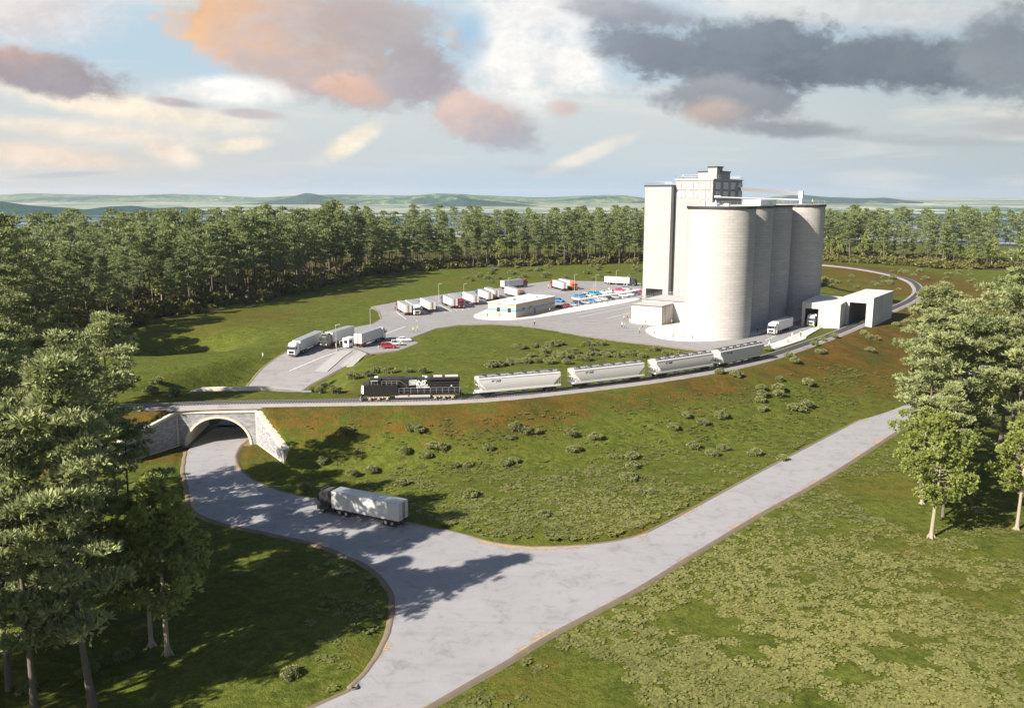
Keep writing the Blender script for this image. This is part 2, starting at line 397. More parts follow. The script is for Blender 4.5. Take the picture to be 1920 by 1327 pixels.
def chaikin(P,n=2):
    P=np.array(P,float)
    for _ in range(n):
        Q=np.roll(P,-1,0); P=np.stack([.75*P+.25*Q,.25*P+.75*Q],1).reshape(-1,2)
    return P
# --- paved areas, traced on the ground planes
fg_px=[(467,822),(448,839),(441,861),(454,884),(487,907),(535,923),(584,934),(680,957),(761,978),(800,987),(865,1001),(936,1019),(1015,1025),(1120,1019),(1192,1005),(1254,978),(1431,882),(1580,804),(1702,739)]
fg_px2=[(1761,757),(1570,880),(1420,965),(1287,1045),(1180,1110),(1035,1186),(940,1244),(797,1326)]
fg_px3=[(584,1327),(655,1291),(699,1246),(726,1198),(740,1138),(734,1107),(699,1067),(639,1036),(584,1017),(503,999),(406,977),(362,955),(354,923),(346,881),(351,846)]
A=[G(x,y,ZF) for x,y in fg_px]; B=[G(x,y,ZF) for x,y in fg_px2]; C_=[G(x,y,ZF) for x,y in fg_px3]
dirR=np.array(A[-1])-np.array(A[-3]); dirR/=np.linalg.norm(dirR)
A.append(tuple(np.array(A[-1])+dirR*95)); B.insert(0,tuple(np.array(B[0])+dirR*100))
dl=np.array(B[-1])-np.array(B[-3]); dl/=np.linalg.norm(dl)
B.append(tuple(np.array(B[-1])+dl*70)); C_.insert(0,(B[-1][0]-13,B[-1][1]+9))
FGROAD=[(-54.9,193.5),(-55.0,178.0)]+list(map(tuple,catmull(A,4)))+list(map(tuple,catmull(B,4)))+list(map(tuple,catmull(C_,4)))+[(-67.8,178.0),(-67.7,193.5)]
lot_px_top=[(640,618),(700,607),(716,597),(712,584),(697,575),(767,562),(843,550),(937,540),(986,532.5),(1030,527),(1073,526.7),(1132,528),(1202,531)]
lot_px_low=[(1541,614.7),(1519,627),(1512.5,631),(1511.7,636),(1453,655.6),(1426,655)]
lot_px_low2=[(1330,659),(1292,655),(1240,648),(1158,639),(1088,629),(1018,615.6),(972,610),(928,607.5),(861,609),(817,615.6),(776,631),(767,635.5),(784,643),(747,657),(692,663)]
LOT=[(-52.5,259.0)]+[G(x,y) for x,y in [(575,640)]]+[G(x,y) for x,y in lot_px_top]+[(62,410),(118,372),(121,345),(128,330)]+[G(x,y) for x,y in lot_px_low]+[G(x,y) for x,y in lot_px_low2]
LOT=[p for p in LOT if True]
# access road strip (edges follow the photograph)
def edge_px(px,py): 
    d=ray(px,py); t=np.linspace(150,340,2000); k=np.argmax(CAMH+d[2]*t<=np.where(d[1]*t<262,prof(d[1]*t),0.)); return (d[0]*t[k],d[1]*t[k])
accL=[(-68.0,190.0),(-68.3,205.0)]+[edge_px(*p) for p in [(462,728),(480,705),(500,685),(545,656),(600,633),(650,616)]]
accR=[(-55.3,190.0),(-55.4,205.0)]+[edge_px(*p) for p in [(572,728),(610,706),(650,685),(692,663),(712,656),(745,640)]]
ACC_L=catmull(accL,8); ACC_R=catmull(accR,8)
ACCPOLY=[tuple(p) for p in ACC_L]+[tuple(p) for p in ACC_R[::-1]]
def acc_mid(y):
    return .5*(np.interp(y,ACC_L[:,1],ACC_L[:,0])+np.interp(y,ACC_R[:,1],ACC_R[:,0]))
_yy=np.linspace(190,266,39); _mm=acc_mid(_yy); _hw=.5*(np.interp(_yy,ACC_R[:,1],ACC_R[:,0])-np.interp(_yy,ACC_L[:,1],ACC_L[:,0]))
def acc_c(y): return np.interp(y,np.r_[170,_yy],np.r_[-61.5,_mm])
def zt(x,y,bump=True):
    x=np.atleast_1d(np.asarray(x,float)); y=np.atleast_1d(np.asarray(y,float))
    s=rail_sd(x,y)
    D=1.0+7.0*(1-sm(y+.25*np.maximum(x,0),285,430)); L=np.interp(x,[-76,-66,0,60,120],[14.5,19,24,30,36])
    q=np.clip((s-3.4)/L,0,1); f=.45*q+.55*q*q*(3-2*q)
    z=-D*f
    hw=np.interp(y,_yy,_hw); pz=prof(y)
    dx=np.abs(x-acc_c(y)); w=1-sm(dx,hw+1.2,hw+3.5+2.2*np.abs(pz))
    z=np.where((y>YB)&(y<264)&(s<0),pz*w,z)
    z=z-10.5*np.exp(-(((x+106)/19)**2+((y-266)/17)**2))*sm(-s,5,30)
    z=np.where(pip(CUTF,x,y),ZF,z)
    r=np.hypot(x-40,y-330); z=z+(-26-z)*sm(r,520,1150)
    return z
def fbm(x,y,sc_,seed=0):
    out=np.zeros(x.shape); amp=1.; r=np.random.default_rng(seed)
    for o in range(4):
        a=r.uniform(0,6.28,6); k=sc_*(2**o)
        out+=amp*sum(np.sin(x*k*math.cos(t)+y*k*math.sin(t)+ph) for t,ph in zip(a[:3],a[3:]))/3; amp*=.55
    return out
PAVED=[np.array(FGROAD),np.array(LOT),np.array(ACCPOLY)]
def near_paved(x,y,m=2.0,polys=None):
    r=np.zeros(x.shape,bool)
    for P in (polys or PAVED):
        bb=(x>P[:,0].min()-m)&(x<P[:,0].max()+m)&(y>P[:,1].min()-m)&(y<P[:,1].max()+m)
        xi,yi=x[bb],y[bb]; q=np.zeros(xi.shape,bool)
        for a in range(8): q|=pip(P,xi+m*math.cos(a*math.pi/4),yi+m*math.sin(a*math.pi/4))
        q|=pip(P,xi,yi); r[bb]|=q
    return r
# woods outline (bases of the front rows)
WOODF=[(-150,205),(-142,258),(-131,306),(-118,345),(-101,384),(-92,430),(-80,488),(-35,524),(14,546),(50,556),(83,563),(125,602),(170,618)]
WOODR=[(205,612),(222,600),(245,582),(262,568),(275,548),(287,530)]
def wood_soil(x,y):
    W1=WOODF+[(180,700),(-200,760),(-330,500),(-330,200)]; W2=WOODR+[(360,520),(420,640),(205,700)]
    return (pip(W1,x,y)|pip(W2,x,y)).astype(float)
NEARW=[(-120,60),(-36,60),(-41,95),(-48,104),(-58,128),(-74,155),(-92,172),(-130,168)]
NEARR=[(74,118),(62,122),(66,142),(74,160),(88,178),(130,200),(150,120)]
def extra(x,y,paved):
    s=rail_sd(x,y); e=.16*fbm(x,y,.35,3)+.35*fbm(x,y,.05,5)
    e=e*sm(np.abs(s),4,12)*(~paved); e=np.where(pip(CUTF,x,y),0,e)
    return e-.16*paved
def ground_mesh(xs,ys,hole=None,name='terrain',cutpaved=True):
    X,Y=np.meshgrid(xs,ys); x=X.ravel(); y=Y.ravel(); z=zt(x,y)
    core=(x>-280)&(x<340)&(y>40)&(y<700); pv=np.zeros(x.shape,bool); pv[core]=near_paved(x[core],y[core])
    # the embankment over the tunnel keeps its height
    tun=(x>-71)&(x<-52)&(y>174.5)&(y<193.5)&~pip(CUTF,x,y); pv&=~tun
    z=z+np.where(core,extra(x,y,pv),0)
    s=rail_sd(x,y)
    dry=np.exp(-((s-8)/8)**2)*(.72+.22*fbm(x,y,.07,41))+.75*sm(x,60,110)*(s>0)*(1-sm(s,25,45))*sm(y,190,230)+.25*(s<-1)*np.exp(-((s+8)/9)**2)+.35*np.exp(-(((x+95)/40)**2+((y-330)/50)**2))+.55*sm(x,120,160)*(s<0)*(y>380)
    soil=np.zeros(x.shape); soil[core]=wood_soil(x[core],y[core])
    r=np.hypot(x-40,y-330); far=sm(r,640,900)
    nx,ny=len(xs),len(ys); idx=np.arange(nx*ny).reshape(ny,nx)
    F=np.stack([idx[:-1,:-1],idx[:-1,1:],idx[1:,1:],idx[1:,:-1]],-1).reshape(-1,4)
    if hole is not None:
        cx=x[F].mean(1); cy=y[F].mean(1); F=F[~((cx>hole[0])&(cx<hole[1])&(cy>hole[2])&(cy<hole[3]))]
    zz=z[F]; span=zz.max(1)-zz.min(1); cx_=x[F].mean(1); cy_=y[F].mean(1)
    lx=(cx_+70.3)*math.cos(.0796)+(cy_-175.1)*math.sin(.0796)
    F=F[~((span>.9)&(lx>1.2)&(lx<15.3)&(cy_>174)&(cy_<194.5))]
    return np.c_[x,y,z],F,dict(dry=dry,soil=soil,far=far)
def geo(a,b,st,g=1.17,lim=20000):
    core=list(np.arange(a,b+.01,st)); d=st; hi=[core[-1]]; lo=[core[0]]
    while hi[-1]<lim: d*=g; hi.append(hi[-1]+d)
    d=st
    while lo[-1]>-lim: d*=g; lo.append(lo[-1]-d)
    return np.array(lo[:0:-1]+core+hi[1:])
xs=geo(-270,330,2.0); ys=geo(50,650,2.0); ys=ys[ys>-900]
HOLE=(-92,-34,150,206)
V1,F1,A1=ground_mesh(xs,ys,HOLE)
V2,F2,A2=ground_mesh(np.arange(-92,-33.9,.5),np.arange(150,206.1,.5))
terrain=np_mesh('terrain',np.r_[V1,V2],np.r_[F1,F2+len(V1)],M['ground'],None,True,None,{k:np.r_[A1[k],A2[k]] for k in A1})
tag(terrain,kind='structure')

def sheet(name, poly, z, mat, step=None, kind='structure'):
    pts=[Vector((x,y,0)) for x,y in poly]; tri=tessellate_polygon([pts])
    o=np_mesh(name,[(x,y,z) for x,y in poly],np.array([list(t) for t in tri]),mat)
    bm=bmesh.new(); bm.from_mesh(o.data); bmesh.ops.recalc_face_normals(bm,faces=bm.faces)
    if sum(f.normal.z for f in bm.faces)<0: bmesh.ops.reverse_faces(bm,faces=bm.faces)
    bm.to_mesh(o.data); bm.free()
    return tag(o,kind=kind)
def slab(name, poly, z0, z1, mat, kind='structure'):
    """raised flat paving with a real edge"""
    n=len(poly); pts=[Vector((x,y,0)) for x,y in poly]; tri=tessellate_polygon([pts])
    area=sum(poly[i][0]*poly[(i+1)%n][1]-poly[(i+1)%n][0]*poly[i][1] for i in range(n))
    V=[(x,y,z1) for x,y in poly]+[(x,y,z0) for x,y in poly]; F=[]
    for t in tri:
        a,b,c=[Vector(V[i]) for i in t]; F.append(tuple(t) if (b-a).cross(c-a).z>0 else tuple(reversed(t)))
    for i in range(n):
        j=(i+1)%n; f=(i,n+i,n+j,j); F.append(f if area>0 else tuple(reversed(f)))
    o=np_mesh(name,V,F,mat); return tag(o,kind=kind)
def ribbon(P, offs, zs, closed=False):
    P=np.asarray(P,float); T=np.gradient(P,axis=0); T/=np.maximum(np.linalg.norm(T,axis=1),1e-9)[:,None]; N=np.c_[T[:,1],-T[:,0]]
    V=[];n=len(P);k=len(offs)
    for i in range(n):
        for o_,z_ in zip(offs,zs): q=P[i]+N[i]*o_; V.append((q[0],q[1],z_))
    F=[(i*k+j,(i+1)*k+j,(i+1)*k+j+1,i*k+j+1) for i in range(n-1) for j in range(k-1)]
    return V,F
road=sheet('road',FGROAD,ZF+.02,M['road'])
lot=sheet('lot',LOT,.03,M['lot'])
# approach road strip
n=len(ACC_L); Va=[]
for i in range(n):
    for f in np.linspace(0,1,7):
        p=ACC_L[i]*(1-f)+ACC_R[min(i,len(ACC_R)-1)]*f; Va.append((p[0],p[1],float(np.where(p[1]<262,prof(p[1]),0))+.02))
approach=np_mesh('approach_road',Va,np.array([(i*7+j,i*7+j+1,(i+1)*7+j+1,(i+1)*7+j) for i in range(n-1) for j in range(6)]),M['lot'],None,True); tag(approach,kind='structure')
# earth kerbs and sand along the gravel road
KV=[];KF=[];SV=[];SF=[];SE=[]
def kerb_line(P,z,side,sand=True,zfun=None):
    P=resample(np.asarray(P,float),1.0)
    j=.14*np.array([mnoise.noise(Vector((p[0]*.5,p[1]*.5,3.1))) for p in P])
    V,F=ribbon(P,[side*o for o in (-.10,.03,.20,.42,.9)],[.035,.085,.09,.03,-.25])
    V=[(a+j[i//5],b+j[i//5],c+(z if zfun is None else zfun(b))) for i,(a,b,c) in enumerate(V)]
    if side>0: F=[tuple(reversed(f)) for f in F]
    b0=len(KV); KV.extend(V); KF.extend([tuple(b0+i for i in f) for f in F])
    if sand:
        V,F=ribbon(P,[-side*o for o in (-.1,.8,1.8,3.2)],[z+.035]*4); b0=len(SV); SV.extend(V)
        SF.extend([tuple(b0+i for i in (f if side>0 else tuple(reversed(f)))) for f in F]); SE.extend([0,.25,.6,1.]*len(P))
NA=len(catmull(A,4)); NB=len(catmull(B,4))
kerb_line(catmull(A,6),ZF,-1); kerb_line(catmull(B,6),ZF,-1); kerb_line(catmull(C_,6),ZF,-1)
for P_,s_ in ((ACC_L[6:],-1),(ACC_R[6:],1)): kerb_line(P_,0,s_,False,lambda y: float(prof(y)) if y<262 else 0.)
LT=[G(x,y) for x,y in lot_px_top]; kerb_line(LT,0,-1,False)
LL=[G(x,y) for x,y in lot_px_low2]; kerb_line(LL,0,-1,False)
kerb=np_mesh('kerb',KV,KF,M['kerb'],None,True); tag(kerb,kind='structure')
sand=np_mesh('sand',SV,SF,M['sand'],None,False,None,dict(edge=SE)); tag(sand,'thin orange sand drifted along the edges of the pale road','sand',kind='stuff')
# pale concrete aprons and pavements
SILOS=[(65.6,272.9),(76.2,290.3),(88.0,307.8),(104.6,322.0)]; SR=10.45
ap=[(1208,621),(1214,615),(1228,611),(1262,607),(1300,604),(1420,596),(1500,588),(1508,598),(1478,607),(1440,622),(1400,632.5),(1360,638.5),(1320,640.6),(1285,640),(1256,638),(1228,633)]
slab('apron',[tuple(p) for p in chaikin([G(*p) for p in ap],2)],0,.17,M['apron'])
sw=[(886,592),(893,598),(928,600.5),(972,600.5),(1042,592),(1199,564.5),(1201,556.5),(1041,580),(1035,574),(920,577),(900,586)]
slab('pavement',[tuple(p) for p in chaikin([G(*p) for p in sw],2)],0,.16,M['apron'])
isl=[(1069,558.5),(1077,555.2),(1130,548.6),(1200,541.2),(1201,545),(1135,555),(1092,562),(1078,562)]
slab('traffic_island',[tuple(p) for p in chaikin([G(*p) for p in isl],2)],0,.15,M['apron'])
sw2=[(1426,654.5),(1453,655),(1511,635.8),(1512,631.2),(1519,627),(1540,614.8),(1530,613),(1500,624),(1460,641),(1430,649)]
slab('pavement',[tuple(p) for p in chaikin([G(*p) for p in sw2],1)],0,.16,M['apron'])
# painted lines
lines=MB()
def line_px(a,b,w=.22,z=.045,acc=False):
    p=np.array(edge_px(*a) if acc else G(*a,0)); q=np.array(edge_px(*b) if acc else G(*b,0)); d=(q-p)/np.linalg.norm(q-p); nn=np.array([-d[1],d[0]])*w/2
    k=10; 
    zz=lambda y:(float(prof(y)) if (acc and y<262) else 0.)+z
    for i in range(k):
        a_=p+(q-p)*i/k; b_=p+(q-p)*(i+1)/k
        lines.add([(*(a_-nn),zz(a_[1])),(*(b_-nn),zz(b_[1])),(*(b_+nn),zz(b_[1])),(*(a_+nn),zz(a_[1]))],[(0,1,2,3)])
line_px((542,696),(632,660),.3,acc=True)
line_px((722,626.5),(760,612),.3)
line_px((742,584),(761,598)); line_px((780,600),(783,602))
for i in range(5): line_px((812+5*i*2.2,572-i*1.2),(836+5*i*2.2,586-i*1.6))
line_px((850,566),(868,582)); line_px((1086,595),(1182,575),.2); line_px((1080,589),(1190,567.5),.2); line_px((1135,598),(1182,586),.2)
for i in range(6): line_px((990+i*10,548.5-i*1.1),(1012+i*10,555-i*1.1),.18)
line_px((1434,639),(1456,628),.22); line_px((1462,622.5),(1500,610),.22)
lm=lines.build('lane_markings',M['whitepaint']); tag(lm,kind='structure')
# ------------------------------------------------------------------ underpass below the railway
def frame(p,q):
    ex=Vector((q[0]-p[0],q[1]-p[1],0)); L=ex.length; ex.normalize(); ey=Vector((-ex.y,ex.x,0)); return ex,ey,L
ex,ey,WP=frame(PL,PRt)
up=empty('underpass',(PL[0],PL[1],ZF),math.atan2(ex.y,ex.x),'stone faced arched underpass carrying the railway over the pale road','underpass')
HT=7.0; cx=8.25; ao,bo=6.95,6.3; ai,bi=6.45,5.85; NA_=28
arc=lambda a,b,k:(cx+a*math.cos(math.pi-math.pi*k/NA_),b*math.sin(math.pi*k/NA_))
mb=MB()
for k in range(NA_):
    (x0,z0),(x1,z1)=arc(ao,bo,k),arc(ao,bo,k+1)
    mb.add([(x0,0,z0),(x1,0,z1),(x1,0,HT),(x0,0,HT)],[(0,1,2,3)])
mb.add([(0,0,0),(cx-ao,0,0),(cx-ao,0,HT),(0,0,HT)],[(0,1,2,3)]); mb.add([(cx+ao,0,0),(WP,0,0),(WP,0,HT),(cx+ao,0,HT)],[(0,1,2,3)])
mb.add([(0,.9,HT-.02),(WP,.9,HT-.02),(WP,0,HT-.02),(0,0,HT-.02)],[(0,1,2,3)])
mb.build('portal_wall',M['stone'],up)
mb=MB(); rings=[]
for k in range(NA_+1):
    (x0,z0),(x1,z1)=arc(ao+.03,bo+.03,k),arc(ai,bi,k); rings.append([(x0,-.16,z0),(x1,-.16,z1),(x1,.6,z1),(x0,.6,z0)])
mb.loft(rings,True,True); mb.build('arch_ring',M['cope'],up)
mb=MB(); TL_=17.2
for k in range(NA_):
    (x0,z0),(x1,z1)=arc(ai+.02,bi+.02,k),arc(ai+.02,bi+.02,k+1)
    (X0,Z0),(X1,Z1)=arc(ai+.4,bi+.4,k),arc(ai+.4,bi+.4,k+1)
    mb.add([(x0,.3,z0),(x0,TL_,z0),(x1,TL_,z1),(x1,.3,z1)],[(0,1,2,3)]); mb.add([(X0,.5,Z0),(X1,.5,Z1),(X1,TL_,Z1),(X0,TL_,Z0)],[(0,1,2,3)])
mb.build('tunnel_lining',M['archlin'],up,smooth=True)
mb=MB(); mb.bb(1.0,15.4,-.6,TL_+.9,-.3,-.03); mb.build('tunnel_floor',M['kerb'],up)
mb=MB(); mb.bb(-.35,WP+.35,-.28,.95,HT,HT+.5); mb.build('coping',M['cope'],up)
mb=MB(); mb.bb(-.22,.22,-.2,.3,0,HT-.004); mb.build('pilaster',M['cope'],up)
mb=MB(); mb.bb(WP-.2,WP+.2,-.2,.3,0,HT-.004); mb.build('pilaster',M['cope'],up)
inv=Matrix.Translation((PL[0],PL[1],ZF))@Matrix.Rotation(math.atan2(ex.y,ex.x),4,'Z'); inv=inv.inverted()
def wing(p,q,side,h1):
    a=inv@Vector((p[0],p[1],ZF)); b=inv@Vector((q[0],q[1],ZF)); d=(b-a); L=d.length; d.normalize(); nrm=Vector((-d.y,d.x,0))*side   # towards the soil
    T=lambda t,o,z:a+d*t+nrm*o+Vector((0,0,z))
    mb=MB(); mb.loft([[T(0,0,-.3),T(0,1.1,-.3),T(0,1.1,HT-.05),T(0,0,HT-.05)],[T(L,0,-.3),T(L,1.1,-.3),T(L,1.1,h1),T(L,0,h1)]],True,True)
    w=mb.build('wing_wall',M['stone'],up)
    mb=MB(); mb.loft([[T(-.1,-.2,HT),T(-.1,1.2,HT),T(-.1,1.2,HT+.48),T(-.1,-.2,HT+.48)],[T(L+.2,-.2,h1+.03),T(L+.2,1.2,h1+.03),T(L+.2,1.2,h1+.5),T(L+.2,-.2,h1+.5)]],True,True); mb.build('coping',M['cope'],w)
    mb=MB(); mb.loft([[T(.3,-.12,-.2),T(.3,-.004,-.2),T(.3,-.004,.22),T(.3,-.12,.22)],[T(L,-.12,-.2),T(L,-.004,-.2),T(L,-.004,.22),T(L,-.12,.22)]],True,True); mb.build('footing',M['cope'],w)
    mb=MB(); c=T(L+.12,.5,0); mb.box((c.x,c.y,h1/2),(.3,1.3,h1),rz=math.atan2(d.y,d.x)); mb.build('end_pier',M['cope'],w)
wing(PL,WL,-1,3.9); wing(PRt,WR,1,2.4)
# far side headwall and its parapet
mb=MB(); ro=TL_-.35
for k in range(NA_):
    (x0,z0),(x1,z1)=arc(ao,bo,k),arc(ao,bo,k+1); mb.add([(x0,ro+.8,z0),(x0,ro+.8,HT+.6),(x1,ro+.8,HT+.6),(x1,ro+.8,z1)],[(0,1,2,3)])
mb.bb(-9,cx-ao,ro,ro+.8,-.2,HT+.55); mb.bb(cx+ao,WP+9,ro,ro+.8,-.2,HT+.55); mb.build('rear_headwall',M['stone'],up)
mb=MB(); 
z0,z1=HT+.6,HT+1.75
mb.loft([[(-5.2,ro-.2,z0-.6),(-5.2,ro+1,z0-.6),(-5.2,ro+1,z0-.35),(-5.2,ro-.2,z0-.35)],[(0,ro-.2,z0-.6),(0,ro+1,z0-.6),(0,ro+1,z1-.3),(0,ro-.2,z1-.3)],[(1.2,ro-.2,z0-.6),(1.2,ro+1,z0-.6),(1.2,ro+1,z1),(1.2,ro-.2,z1)],[(14.3,ro-.2,z0-.6),(14.3,ro+1,z0-.6),(14.3,ro+1,z1),(14.3,ro-.2,z1)],[(22.5,ro+3.,z0-1.6),(22.5,ro+4.,z0-1.6),(22.5,ro+4.,z0-.55),(22.5,ro+3.,z0-.55)]],True,True)
mb.build('rear_parapet',M['cope'],up)

# ------------------------------------------------------------------ railway
trk=empty('railway_track',(0,0,0),0,'single railway track on a pale ballast bed curving round the silos','railway track')
V,F=ribbon(RAIL,[-3.3,-1.95,-1.2,1.2,1.95,3.3],[-.25,.42,.46,.46,.42,-.25])
jit=rng.uniform(-.05,.05,len(V)); V=[(a+jit[i],b,c) for i,(a,b,c) in enumerate(V)]
np_mesh('ballast',V,[tuple(reversed(f)) for f in F],M['ballast'],trk,False)
for o_ in (-.76,.76):
    V,F=ribbon(RAIL,[o_-.07,o_-.04,o_+.04,o_+.07],[.52,.72,.72,.52]); np_mesh('rail',V,[tuple(reversed(f)) for f in F],M['railsteel'],trk)
RS=resample(RAIL,.64); RTn=np.gradient(RS,axis=0)
order=np.argsort(np.hypot(RS[:,0]+28,RS[:,1]-181)); first=set(order[:100].tolist())
sl=None; VV=[];FF=[]
for i in range(len(RS)):
    hd=math.atan2(RTn[i,1],RTn[i,0])
    if i in first:
        if sl is None:
            mb=MB(); mb.bevbox(-.17,.17,-1.3,1.3,-.1,.1,.02); sl=mb.build('sleeper',M['sleeper'],trk); c=sl
        else: c=copy_tree(sl,trk)
        c.location=(RS[i,0],RS[i,1],.47); c.rotation_euler=(0,0,hd)
    else:
        cx_,cy_=math.cos(hd),math.sin(hd); b=len(VV)
        for z in (.40,.57):
            for u,v in ((-.17,-1.3),(.17,-1.3),(.17,1.3),(-.17,1.3)): VV.append((RS[i,0]+u*cx_-v*cy_,RS[i,1]+u*cy_+v*cx_,z))
        FF+= [tuple(b+k for k in f) for f in ((4,5,6,7),(0,1,5,4),(1,2,6,5),(2,3,7,6),(3,0,4,7))]
so=np_mesh('sleepers',VV,FF,M['sleeper'],trk); so['kind']='stuff'
RAILTOP=.72
def rail_idx(px,py):
    p=G(px,py,RAILTOP); return int(np.argmin(np.hypot(RAIL[:,0]-p[0],RAIL[:,1]-p[1])))
def place_on_rail(o,i0,i1):
    """front end at index i0 (towards the left), rear at i1"""
    L=i1-i0; a=RAIL[int(i0+.18*L)]; b=RAIL[int(i1-.18*L)]; m=(a+b)/2; o.location=(m[0],m[1],RAILTOP); o.rotation_euler=(0,0,math.atan2(a[1]-b[1],a[0]-b[0]))
_fonts={}
def text_mesh(name,body,size,mat,parent,loc,right,upv=(0,0,1),shear=0,sx=1.,weight=0.,align='LEFT',ext=.008):
    cu=bpy.data.curves.new(name,'FONT'); cu.body=body; cu.size=size; cu.shear=shear; cu.offset=weight; cu.extrude=ext; cu.align_x=align; cu.resolution_u=3
    ob=bpy.data.objects.new(name+'_tmp',cu); COL.objects.link(ob); dg=bpy.context.evaluated_depsgraph_get(); dg.update()
    me=bpy.data.meshes.new_from_object(ob.evaluated_get(dg)); bpy.data.objects.remove(ob); bpy.data.curves.remove(cu)
    r=Vector(right).normalized(); u=Vector(upv).normalized(); n=r.cross(u)
    Mx=Matrix(((r.x*sx,u.x,n.x,loc[0]),(r.y*sx,u.y,n.y,loc[1]),(r.z*sx,u.z,n.z,loc[2]),(0,0,0,1)))
    me.transform(Mx); me.materials.clear(); me.materials.append(mat)
    o=bpy.data.objects.new(name,me); COL.objects.link(o)
    if parent: setparent(o,parent)
    return o
def bogie(root,x,n,sp,r,mat,half=1.0):
    mb=MB(); L=sp*(n-1)
    for s in (-1,1):
        y=s*1.08
        mb.bevbox(x-L/2-.55,x+L/2+.55,y-.12,y+.12,r+.05,r+.38,.05)
        for k in range(n):
            ax=x-L/2+k*sp; mb.box((ax,y+s*.05,r),(.42,.34,.42),top=.8); mb.box((ax,y+s*.02,r-.28),(.62,.2,.2)) 
            if k<n-1: mb.tube([(ax+sp/2,y+s*.08,r-.1),(ax+sp/2,y+s*.08,r+.4)],.14,8)
        mb.tube([(x-L/2-.3,y+s*.22,r+.42),(x+L/2+.3,y+s*.22,r+.42)],.06,6)
    mb.bb(x-.5,x+.5,-1.,1.,r+.1,r+.5)
    b=mb.build('bogie',mat,root)
    for k in range(n):
        w=MB(); ax=x-L/2+k*sp
        for s in (-1,1): w.wheel((ax,s*.74,r),r,.14,18)
        w.tube([(ax,-.8,r),(ax,.8,r)],.09,8); w.build('wheelset',M['wheelsteel'],b,auto=40)
    return b
# --- locomotive (front towards +x, its left side faces the camera)
loco=empty('locomotive',(0,0,0),0,'black diesel locomotive with white lettering at the head of the train','locomotive')
mb=MB(); mb.bevbox(-10.7,10.3,-1.5,1.5,1.18,1.52,.06); mb.bb(-10.9,-10.7,-1.2,1.2,.75,1.6); mb.bb(10.3,10.5,-1.2,1.2,.75,1.6); mb.build('underframe',M['loco'],loco)
mb=MB()                                            # long hood with roof steps
hood=[(-.92,1.52),(.92,1.52),(.92,4.35),(.74,4.62),(-.74,4.62),(-.92,4.35)]
mb.loft([[(x,y,z) for y,z in hood] for x in (-4.3,.4)],True,True)
hi=[(-.98,1.52),(.98,1.52),(.98,4.52),(.8,4.86),(-.8,4.86),(-.98,4.52)]
mb.loft([[(x,y,z) for y,z in hi] for x in (.4,6.3)],True,True)
lo=[(-.92,1.52),(.92,1.52),(.92,4.0),(-.92,4.0)]
mb.loft([[(x,y,z) for y,z in lo] for x in (-10.4,-4.3)],True,True)
for x in (-9.2,-8,-6.8,-5.6,-3.4,-2.2,-1,.2): mb.bb(x-.02,x+.02,-.95,.95,1.6,3.9)
h_=mb.build('hood',M['loco'],loco)
mb=MB(); rad=[(-.92,3.95),(.92,3.95),(1.5,4.28),(1.5,4.62),(1.28,4.86),(-1.28,4.86),(-1.5,4.62),(-1.5,4.28)]
mb.loft([[(x,y,z) for y,z in rad] for x in (-10.55,-4.25)],True,True); r_=mb.build('radiator_housing',M['loco'],loco)
mb=MB(); mb.bb(-10.2,-7.4,-1.1,1.1,4.87,4.9); mb.bb(-6.8,-4.9,-1.1,1.1,4.87,4.9); mb.build('radiator_grille',M['tank'],r_)
mb=MB(); mb.bb(-10.2,-5,1.05,1.075,3.55,3.92); mb.bb(-10.2,-5,-1.075,-1.05,3.55,3.92); mb.build('air_intake',M['chassis'],r_)
mb=MB(); mb.bevbox(2.7,10.0,-1.54,1.54,1.12,3.38,.05); mb.build('side_cabinet',M['loco'],loco)
mb=MB(); cab=[(-1.52,3.38),(1.52,3.38),(1.5,4.5),(1.15,4.84),(-1.15,4.84),(-1.5,4.5)]
mb.loft([[(x+(0 if x<8 else (4.84-z)*.25),y,z) for y,z in cab] for x in (6.3,8.55)],True,True); c_=mb.build('cab',M['loco'],loco)
mb=MB(); mb.bb(7.0,8.3,1.515,1.545,3.62,4.32); mb.bb(7.0,8.3,-1.545,-1.515,3.62,4.32); w_=mb.build('side_window',M['glass'],c_)
mb=MB(); mb.box((7.7,1.75,4.4),(1.6,.55,.05),rx=-.25); mb.box((7.7,-1.75,4.4),(1.6,.55,.05),rx=.25); mb.build('sun_visor',M['steel'],c_)
mb=MB(); mb.bb(6.95,7.05,1.53,1.56,3.55,4.38); mb.bb(7.62,7.68,1.53,1.56,3.55,4.38); mb.bb(8.25,8.35,1.53,1.56,3.55,4.38); mb.build('window_frame',M['steel'],c_)
mb=MB(); mb.box((8.80,0,4.22),(.05,2.3,.62),ry=-.24); mb.build('windscreen',M['glass'],c_)
mb=MB(); nose=lambda x,h,w:[(x,-w,3.3),(x,w,3.3),(x,w,h-.3),(x,w-.35,h),(x,-w+.35,h),(x,-w,h-.3)]
mb.loft([nose(8.6,3.95,1.45),nose(9.7,3.75,1.1),nose(10.25,3.45,.9)],True,True)
mb.loft([[(9.9,-1.4,1.2),(9.9,1.4,1.2),(9.9,1.2,3.32),(9.9,-1.2,3.32)],[(10.4,-1.1,1.2),(10.4,1.1,1.2),(10.3,.9,3.32),(10.3,-.9,3.32)]],True,True); n_=mb.build('nose',M['loco'],loco)
mb=MB(); mb.loft([[(10.0,1.44,1.5),(10.46,1.1,1.5),(10.38,.92,3.3),(9.98,1.26,3.3)],[(9.93,1.40,1.5),(10.42,1.06,1.5),(10.34,.9,3.3),(9.93,1.22,3.3)]],True,True); mb.build('nose_panel',M['logo_white'],n_)
for s in (-.28,.28):
    mb=MB(); mb.wheel((10.42,s,2.5),.1,.05,10); o=mb.build('headlight',M['lamp'],n_)
